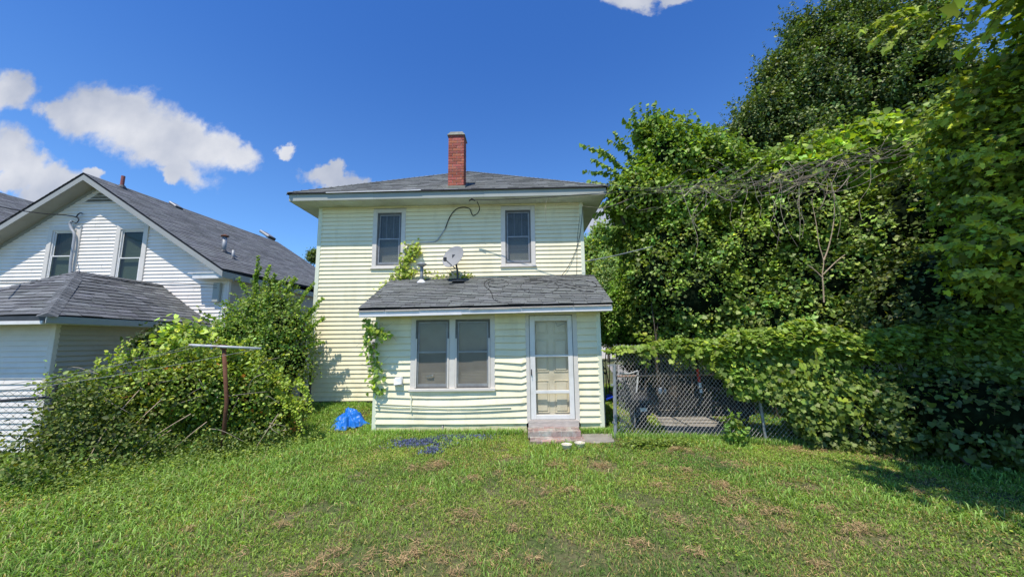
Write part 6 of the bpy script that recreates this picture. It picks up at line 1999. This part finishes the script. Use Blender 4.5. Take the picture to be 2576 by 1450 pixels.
# ---------- vines on the yellow house
def wall_vine(label, path, n, size, base, seed, width, Yp, hang=0):
    rg = np.random.default_rng(seed); rr = random.Random(seed)
    pts = [P(x, y, Yy) for x, y, Yy in path]
    t = thing('climbing_vine', label, 'vine', pts[0])
    L_ = Leaves(); st = MB()
    C = curve_pts(pts, 8); st.tube(C, .009, 5, r2=.004)
    Ca = np.array([q[:] for q in C]); idx = rg.integers(0, len(Ca), n)
    p = Ca[idx] + np.stack([rg.normal(0, width, n), -np.abs(rg.normal(0, .05, n)), rg.normal(0, width, n)], 1)
    if Yp: p[:, 1] = np.minimum(p[:, 1], Yp)
    nr = unit(np.stack([rg.normal(0, .4, n), np.full(n, -.6), .6 + rg.normal(0, .3, n)], 1)); ax = unit(np.stack([rg.normal(0, .6, n), rg.normal(-.2, .2, n), -.6 + rg.normal(0, .4, n)], 1))
    L_.add(p, ax, nr, size * rg.uniform(.6, 1.4, n), leafcol(base, n, .25, .12, rg), HEART)
    for k in range(10):
        c_ = C[rr.randrange(len(C))]
        st.tube(curve_pts([c_, c_ + Vector((rr.uniform(-.2, .2), -.02, rr.uniform(-.1, .15))), c_ + Vector((rr.uniform(-.4, .4), -.02, rr.uniform(-.2, .25)))], 4), .004, 4, r2=.002, cap=False)
    L_.build('foliage', M['leaf'], t); st.build('stem', M['twig'], t)


wall_vine('yellow green vine climbing the wall from the annex roof to the left window', [(960, 735, YM - .06), (985, 712, YM - .06), (1015, 695, YM - .06), (1022, 665, YM - .05), (1030, 640, YM - .05), (1045, 622, YM - .05)], 420, .065, G_YEL, 71, .10, YM - .03)
wall_vine('thin vine trailing right along the roof joint under the satellite dish', [(1020, 690, YM - .1), (1060, 680, YM - .08), (1100, 695, YM - .08), (1150, 690, YM - .08), (1185, 697, YM - .06)], 120, .05, G_YEL, 72, .05, YM - .03)
wall_vine('vine hanging under the left annex eave and down its corner', [(925, 800, 7.1), (935, 830, 7.15), (928, 860, 7.2), (938, 890, 7.25), (945, 930, 7.28), (948, 985, 7.3)], 230, .07, (.10, .18, .035), 73, .07, 7.32)
wall_vine('short leafy vine sprays reaching off the annex corner', [(930, 820, 7.05), (950, 835, 7.1), (968, 843, 7.15)], 80, .07, (.12, .20, .035), 74, .05, 7.32)

# ================================================================== lawn
def blades(n, region, hmin, hmax, wd, name, label, seed, colf, matn='grassblade', cat=None, dens=None, lean=.5):
    """n upright blades, region -> (x,y) arrays"""
    rg = np.random.default_rng(seed)
    x, y = region(rg, n)
    if dens is not None:
        k = dens(x, y, rg); x, y = x[k], y[k]
    n = len(x)
    z = gz(x, y) - .008
    h = rg.uniform(hmin, hmax, n); a = rg.uniform(0, 2 * np.pi, n)
    dist = np.hypot(x, y)
    w_ = wd * rg.uniform(.6, 1.3, n) * np.clip(dist / 4, .8, 2.2)
    le = rg.uniform(.15, 1, n) * lean; b = rg.uniform(0, 2 * np.pi, n)
    sx, sy = np.cos(a) * w_ / 2, np.sin(a) * w_ / 2
    ox, oy = np.cos(b) * le * h, np.sin(b) * le * h
    V = np.empty((n, 5, 3))
    V[:, 0] = np.stack([x - sx, y - sy, z], 1); V[:, 1] = np.stack([x + sx, y + sy, z], 1)
    V[:, 2] = np.stack([x + sx * .8 + ox * .35, y + sy * .8 + oy * .35, z + h * .6], 1); V[:, 3] = np.stack([x - sx * .8 + ox * .35, y - sy * .8 + oy * .35, z + h * .6], 1)
    V[:, 4] = np.stack([x + ox, y + oy, z + h * np.clip(1 - .5 * le, .25, 1)], 1)
    base = np.arange(n) * 5
    Q = np.stack([base, base + 1, base + 2, base + 3], 1); T_ = np.stack([base + 3, base + 2, base + 4], 1)
    c = np.repeat(colf(x, y, n, rg), 5, 0)
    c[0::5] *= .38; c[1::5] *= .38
    o = np_mesh(name, V.reshape(-1, 3), [Q, T_], M[matn], cols=c.clip(.003, .6))
    return tag(o, label, cat or 'grass', kind='stuff')


def in_lawn(x, y):
    """mask: inside the yard and within sight"""
    k = (np.abs(x) < 1.55 * y + .8) & (y > 1.6)
    front = np.where((x > AXL) & (x < AXR), 7.32, 8.7)
    k &= (y < front)
    k &= ~((x > GA.x) & (y > np.interp(x, [GA.x, GB.x, GC.x, GD.x], [GA.y + .1, GB.y + .1, GC.y + .25, GD.y + .2])))
    k &= ~((x > sx0) & (x < sx1) & (y > YP - .70))
    sl_x0, sl_x1 = min(p.x for p in sp), max(p.x for p in sp)
    k &= ~((x > sl_x0) & (x < sl_x1) & (y > min(p.y for p in sp) + .03) & (y < max(p.y for p in sp)))
    return k


def reg_near(rg, n):
    u = rg.random(n); y = 1.7 + (8.7 - 1.7) * u ** 1.0
    x = rg.uniform(-1, 1, n) * (1.5 * y + .7)
    # even density: weight by width
    k = rg.random(n) < (1.5 * y + .7) / (1.5 * 8.7 + .7)
    x, y = x[k], y[k]
    k = in_lawn(x, y)
    return x[k], y[k]


def grass_col(x, y, n, rg):
    p1 = patchy(x, y, .55, 3); p2 = patchy(x, y, 1.7, 8)
    t = (.5 + .9 * p1 + .5 * p2).clip(0, 1)[:, None]
    g1, g2 = np.array([.060, .125, .030]), np.array([.125, .185, .042])
    c = g1 * (1 - t) + g2 * t
    c = c * (1 + rg.normal(0, .28, (n, 1))).clip(.4, 2)
    dry = rg.random(n) < (.09 + .18 * (patchy(x, y, 1.1, 20) > .12))
    c[dry] = np.array([.22, .18, .095]) * rg.uniform(.6, 1.2, (dry.sum(), 1))
    return c


def bare(x, y, rg, s=1.15, th=.20):
    q = patchy(x, y, s, 40) + .5 * patchy(x, y, s * 3.1, 41)
    return q


DRYSPOTS = []
rg0 = np.random.default_rng(99)
# dead clippings seen in the photograph, as picture points
for (px, py, r_) in ((705, 1320, .10), (860, 1325, .16), (850, 1410, .20), (895, 1420, .14), (1030, 1280, .14), (1170, 1305, .16), (1155, 1330, .10), (1255, 1405, .12), (1000, 1395, .22), (1045, 1420, .2), (1358, 1235, .14), (1300, 1270, .12),
                     (1245, 1190, .12), (1665, 1225, .16), (1735, 1190, .16), (1820, 1225, .2), (1890, 1250, .22), (2010, 1230, .25), (1950, 1290, .2), (1940, 1325, .22), (1830, 1260, .16), (2180, 1350, .22), (1580, 1200, .12), (1640, 1170, .2), (1500, 1165, .3), (1845, 1165, .16),
                     (1035, 1180, .12), (1100, 1175, .25), (600, 1385, .12), (1190, 1210, .1), (760, 1440, .2), (1130, 1440, .22), (1540, 1290, .14), (1720, 1300, .16), (1060, 1240, .1), (940, 1200, .1), (810, 1165, .1), (1270, 1150, .18), (1400, 1170, .2), (2300, 1245, .15), (1290, 1330, .1), (2080, 1290, .14), (620, 1260, .08), (1700, 1140, .3), (2000, 1125, .5), (2230, 1140, .5), (560, 1150, .2), (1440, 1230, .1), (1330, 1420, .1), (1600, 1370, .1), (1760, 1395, .13), (2050, 1420, .12), (480, 1330, .08)):
    q = PZ(px, py, 0); DRYSPOTS.append((q.x, q.y, r_))
DS = np.array(DRYSPOTS)


def dry_field(x, y):
    f = np.zeros(len(x))
    for cx, cy, r_ in DS:
        f = np.maximum(f, 1 - np.hypot(x - cx, y - cy) / r_)
    return f


def dens_lawn(x, y, rg):
    q = patchy(x, y, 1.3, 40) + .5 * patchy(x, y, 4.2, 41)
    pr = np.clip(1.0 - .7 * (q > .36) - .45 * np.clip(dry_field(x, y) * 2, 0, 1), .12, 1)
    return rg.random(len(x)) < pr


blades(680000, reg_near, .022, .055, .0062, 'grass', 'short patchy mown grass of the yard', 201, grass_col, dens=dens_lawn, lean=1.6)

def reg_long(rg, n):
    x, y = reg_near(rg, n)
    q = patchy(x, y, .8, 60)
    k = (q + .35 * ss(-1.5, -4, x) > .08) & (dry_field(x, y) < .1)
    return x[k], y[k]
def long_col(x, y, n, rg):
    c = np.array([[.095, .165, .045]]) * (1 + rg.normal(0, .3, (n, 1))).clip(.4, 2); d = rg.random(n) < .07; c[d] = (.19, .18, .11); return c
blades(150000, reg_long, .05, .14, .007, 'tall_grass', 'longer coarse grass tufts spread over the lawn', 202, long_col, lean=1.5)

def reg_edges(rg, n):
    """unmown fringe: under the walls, the fence and the brambles"""
    X, Y_ = [], []
    def seg(a, b, w_, m):
        t = rg.random(m); X.append(a[0] + (b[0] - a[0]) * t + rg.normal(0, w_, m)); Y_.append(a[1] + (b[1] - a[1]) * t + rg.normal(0, w_, m))
    seg((AXL, 7.25), (sx0 - .05, 7.25), .05, n // 9); seg((AXL - .15, 7.3), (AXL - .2, 8.6), .08, n // 12); seg((XL, 8.6), (AXL, 8.6), .07, n // 9)
    seg((sx1, 7.26), (AXR + .3, 7.25), .06, n // 14); seg((GA.x, GA.y - .03), (GB.x, GB.y - .06), .07, n // 8); seg((GB.x, GB.y), (GC.x, GC.y - .08), .1, n // 8)
    seg((-6.3, 4.4), (-5.2, 5.7), .2, n // 6); seg((-5.2, 5.7), (-4.1, 6.9), .2, n // 6); seg((-4.1, 7.0), (-4.0, 8.4), .3, n // 8)
    X, Y_ = np.concatenate(X), np.concatenate(Y_)
    k = ~((X > AXL) & (X < AXR) & (Y_ > 7.345)) & (Y_ < 8.68)
    return X[k], Y_[k]
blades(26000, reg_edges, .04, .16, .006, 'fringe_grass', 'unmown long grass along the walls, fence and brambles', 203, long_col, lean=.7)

# grass behind the fence by the trailer
def reg_back(rg, n):
    x = rg.uniform(1.75, 9, n); y = rg.uniform(6.6, 15, n)
    k = ~((x > np.interp(y, [6.7, 11, 16], [2.55, 3.4, 4.0])) & (x < np.interp(y, [6.7, 11, 16], [3.8, 4.7, 5.6])))
    k &= (y > np.interp(x, [GA.x, GB.x, GC.x, GD.x], [GA.y + .1, GB.y + .1, GC.y + .2, GD.y + .2])) & ~((x < AXR + .02))
    return x[k], y[k]
blades(90000, reg_back, .03, .11, .011, 'grass', 'rough grass behind the chain link fence', 204, grass_col, lean=1.0)

# clippings: brown dry bits
def clippings():
    rg = np.random.default_rng(301)
    X, Y_, Z_ = [], [], []
    for cx, cy, r_ in DS:
        m = int(5600 * r_ * r_ * 3.14) + 60
        rr_ = r_ * 1.15 * rg.random(m) ** .6 * (1 + .4 * rg.normal(size=m)); a = rg.uniform(0, 2 * np.pi, m)
        x, y = cx + rr_ * np.cos(a) * 1.3, cy + rr_ * np.sin(a)
        nz = patchy(x, y, 6, 5) + .5 * patchy(x, y, 15, 6)
        k = nz > .02
        X.append(x[k]); Y_.append(y[k]); Z_.append(rg.uniform(.008, .055, k.sum()) * np.clip(1.3 - rr_[k] / r_, .25, 1))
    m = 26000
    x, y = reg_near(rg, m * 2); k = rg.random(len(x)) < np.clip((patchy(x, y, 1.3, 40) + .5 * patchy(x, y, 4.2, 41)) * 2.2 + .05, .08, 1)
    X.append(x[k]); Y_.append(y[k]); Z_.append(rg.uniform(.005, .03, k.sum()))
    x, y, z = np.concatenate(X), np.concatenate(Y_), np.concatenate(Z_)
    k = in_lawn(x, y); x, y, z = x[k], y[k], z[k]
    n = len(x)
    p = np.stack([x, y, gz(x, y) + z], 1)
    ax = unit(np.stack([rg.normal(size=n), rg.normal(size=n), rg.normal(0, .35, n)], 1)); nr = unit(np.stack([rg.normal(0, .5, n), rg.normal(0, .5, n), np.ones(n)], 1))
    c = np.array([[.32, .225, .125]]) * (1 + rg.normal(0, .3, (n, 1))).clip(.3, 1.8)
    L_ = Leaves(); L_.add(p, ax, nr, rg.uniform(.02, .055, n), c, (np.array([(-.05, 0, 0), (.05, 0, 0), (.03, 1, .05), (-.03, 1, .05)]), [np.array([(0, 1, 2, 3)])]))
    o = L_.build('dry_clippings', M['dry'], None); tag(o, 'brown dried grass clippings lying in clumps on the lawn', 'clippings', kind='stuff')
clippings()

# broadleaf weeds
def weeds():
    rg = np.random.default_rng(302)
    x, y = reg_near(rg, 30000)
    k = rg.random(len(x)) < np.clip(.12 + patchy(x, y, .9, 70) * 1.2 + .4 * ss(2, 4, x), .02, 1); x, y = x[k], y[k]
    per = 4
    x = np.repeat(x, per) + rg.normal(0, .02, len(x) * per); y = np.repeat(y, per) + rg.normal(0, .02, len(y) * per); n = len(x)
    p = np.stack([x, y, gz(x, y) + rg.uniform(.01, .05, n)], 1)
    L_ = Leaves(); L_.add(p, unit(np.stack([rg.normal(size=n), rg.normal(size=n), rg.normal(.1, .3, n)], 1)), unit(np.stack([rg.normal(0, .3, n), rg.normal(0, .3, n), np.ones(n)], 1)), rg.uniform(.012, .028, n), leafcol((.09, .15, .035), n, .25, .1, rg), OVAL)
    # low creeping cover along the bramble edge and before the fence
    for (ax_, ay_, bx, by, w_, m, zs) in ((-6.4, 4.5, -5.2, 5.6, .33, 5200, .10), (-5.2, 5.6, -4.0, 6.9, .30, 4600, .12), (-4.0, 7.0, -3.9, 8.3, .3, 1800, .08), (1.75, 6.38, 2.6, 6.3, .12, 1500, .10), (-4.3, 4.2, -4.9, 5.1, .4, 1800, .03)):
        t = rg.random(m); xx = ax_ + (bx - ax_) * t + rg.normal(0, w_, m); yy = ay_ + (by - ay_) * t + rg.normal(0, w_ * .8, m)
        pp = np.stack([xx, yy, gz(xx, yy) + rg.random(m) * zs + .01], 1)
        L_.add(pp, unit(rg.normal(size=(m, 3)) * np.array([1, 1, .4])), unit(np.stack([rg.normal(0, .35, m), rg.normal(-.2, .3, m), np.ones(m)], 1)), rg.uniform(.02, .045, m), leafcol((.085, .14, .033), m, .28, .12, rg), OVAL)
    o = L_.build('ground_weeds', M['leaf'], None); tag(o, 'low broad leaved weeds scattered through the lawn', 'weeds', kind='stuff')
weeds()

# blue painted grass
def painted():
    rg = np.random.default_rng(303)
    X, Y_ = [], []
    for (px, py, rx, ry, m) in ((1100, 1108, .34, .10, 2600), (1160, 1100, .35, .09, 2000), (1060, 1120, .35, .12, 2000), (1085, 1140, .12, .1, 800), (1040, 1112, .25, .1, 900)):
        q = PZ(px, py, 0); X.append(rg.normal(q.x, rx * .6, m)); Y_.append(rg.normal(q.y, ry * .9, m))
    x, y = np.concatenate(X), np.concatenate(Y_)
    k = patchy(x, y, 7, 2) > -.18; x, y = x[k], y[k]
    return x, y
_px, _py = painted()
blades(len(_px), lambda rg, n: (_px, _py), .035, .08, .009, 'painted_grass', 'patch of grass stained blue by spilled paint before the annex', 304,
       lambda x, y, n, rg: np.array([[.042, .052, .17]]) * (1 + rg.normal(0, .5, (n, 1))).clip(.2, 2.4) + np.where(rg.random((n, 1)) < .25, 1, 0) * np.array([[.01, .03, -.1]]), lean=1.1)

# few leaves on the step path
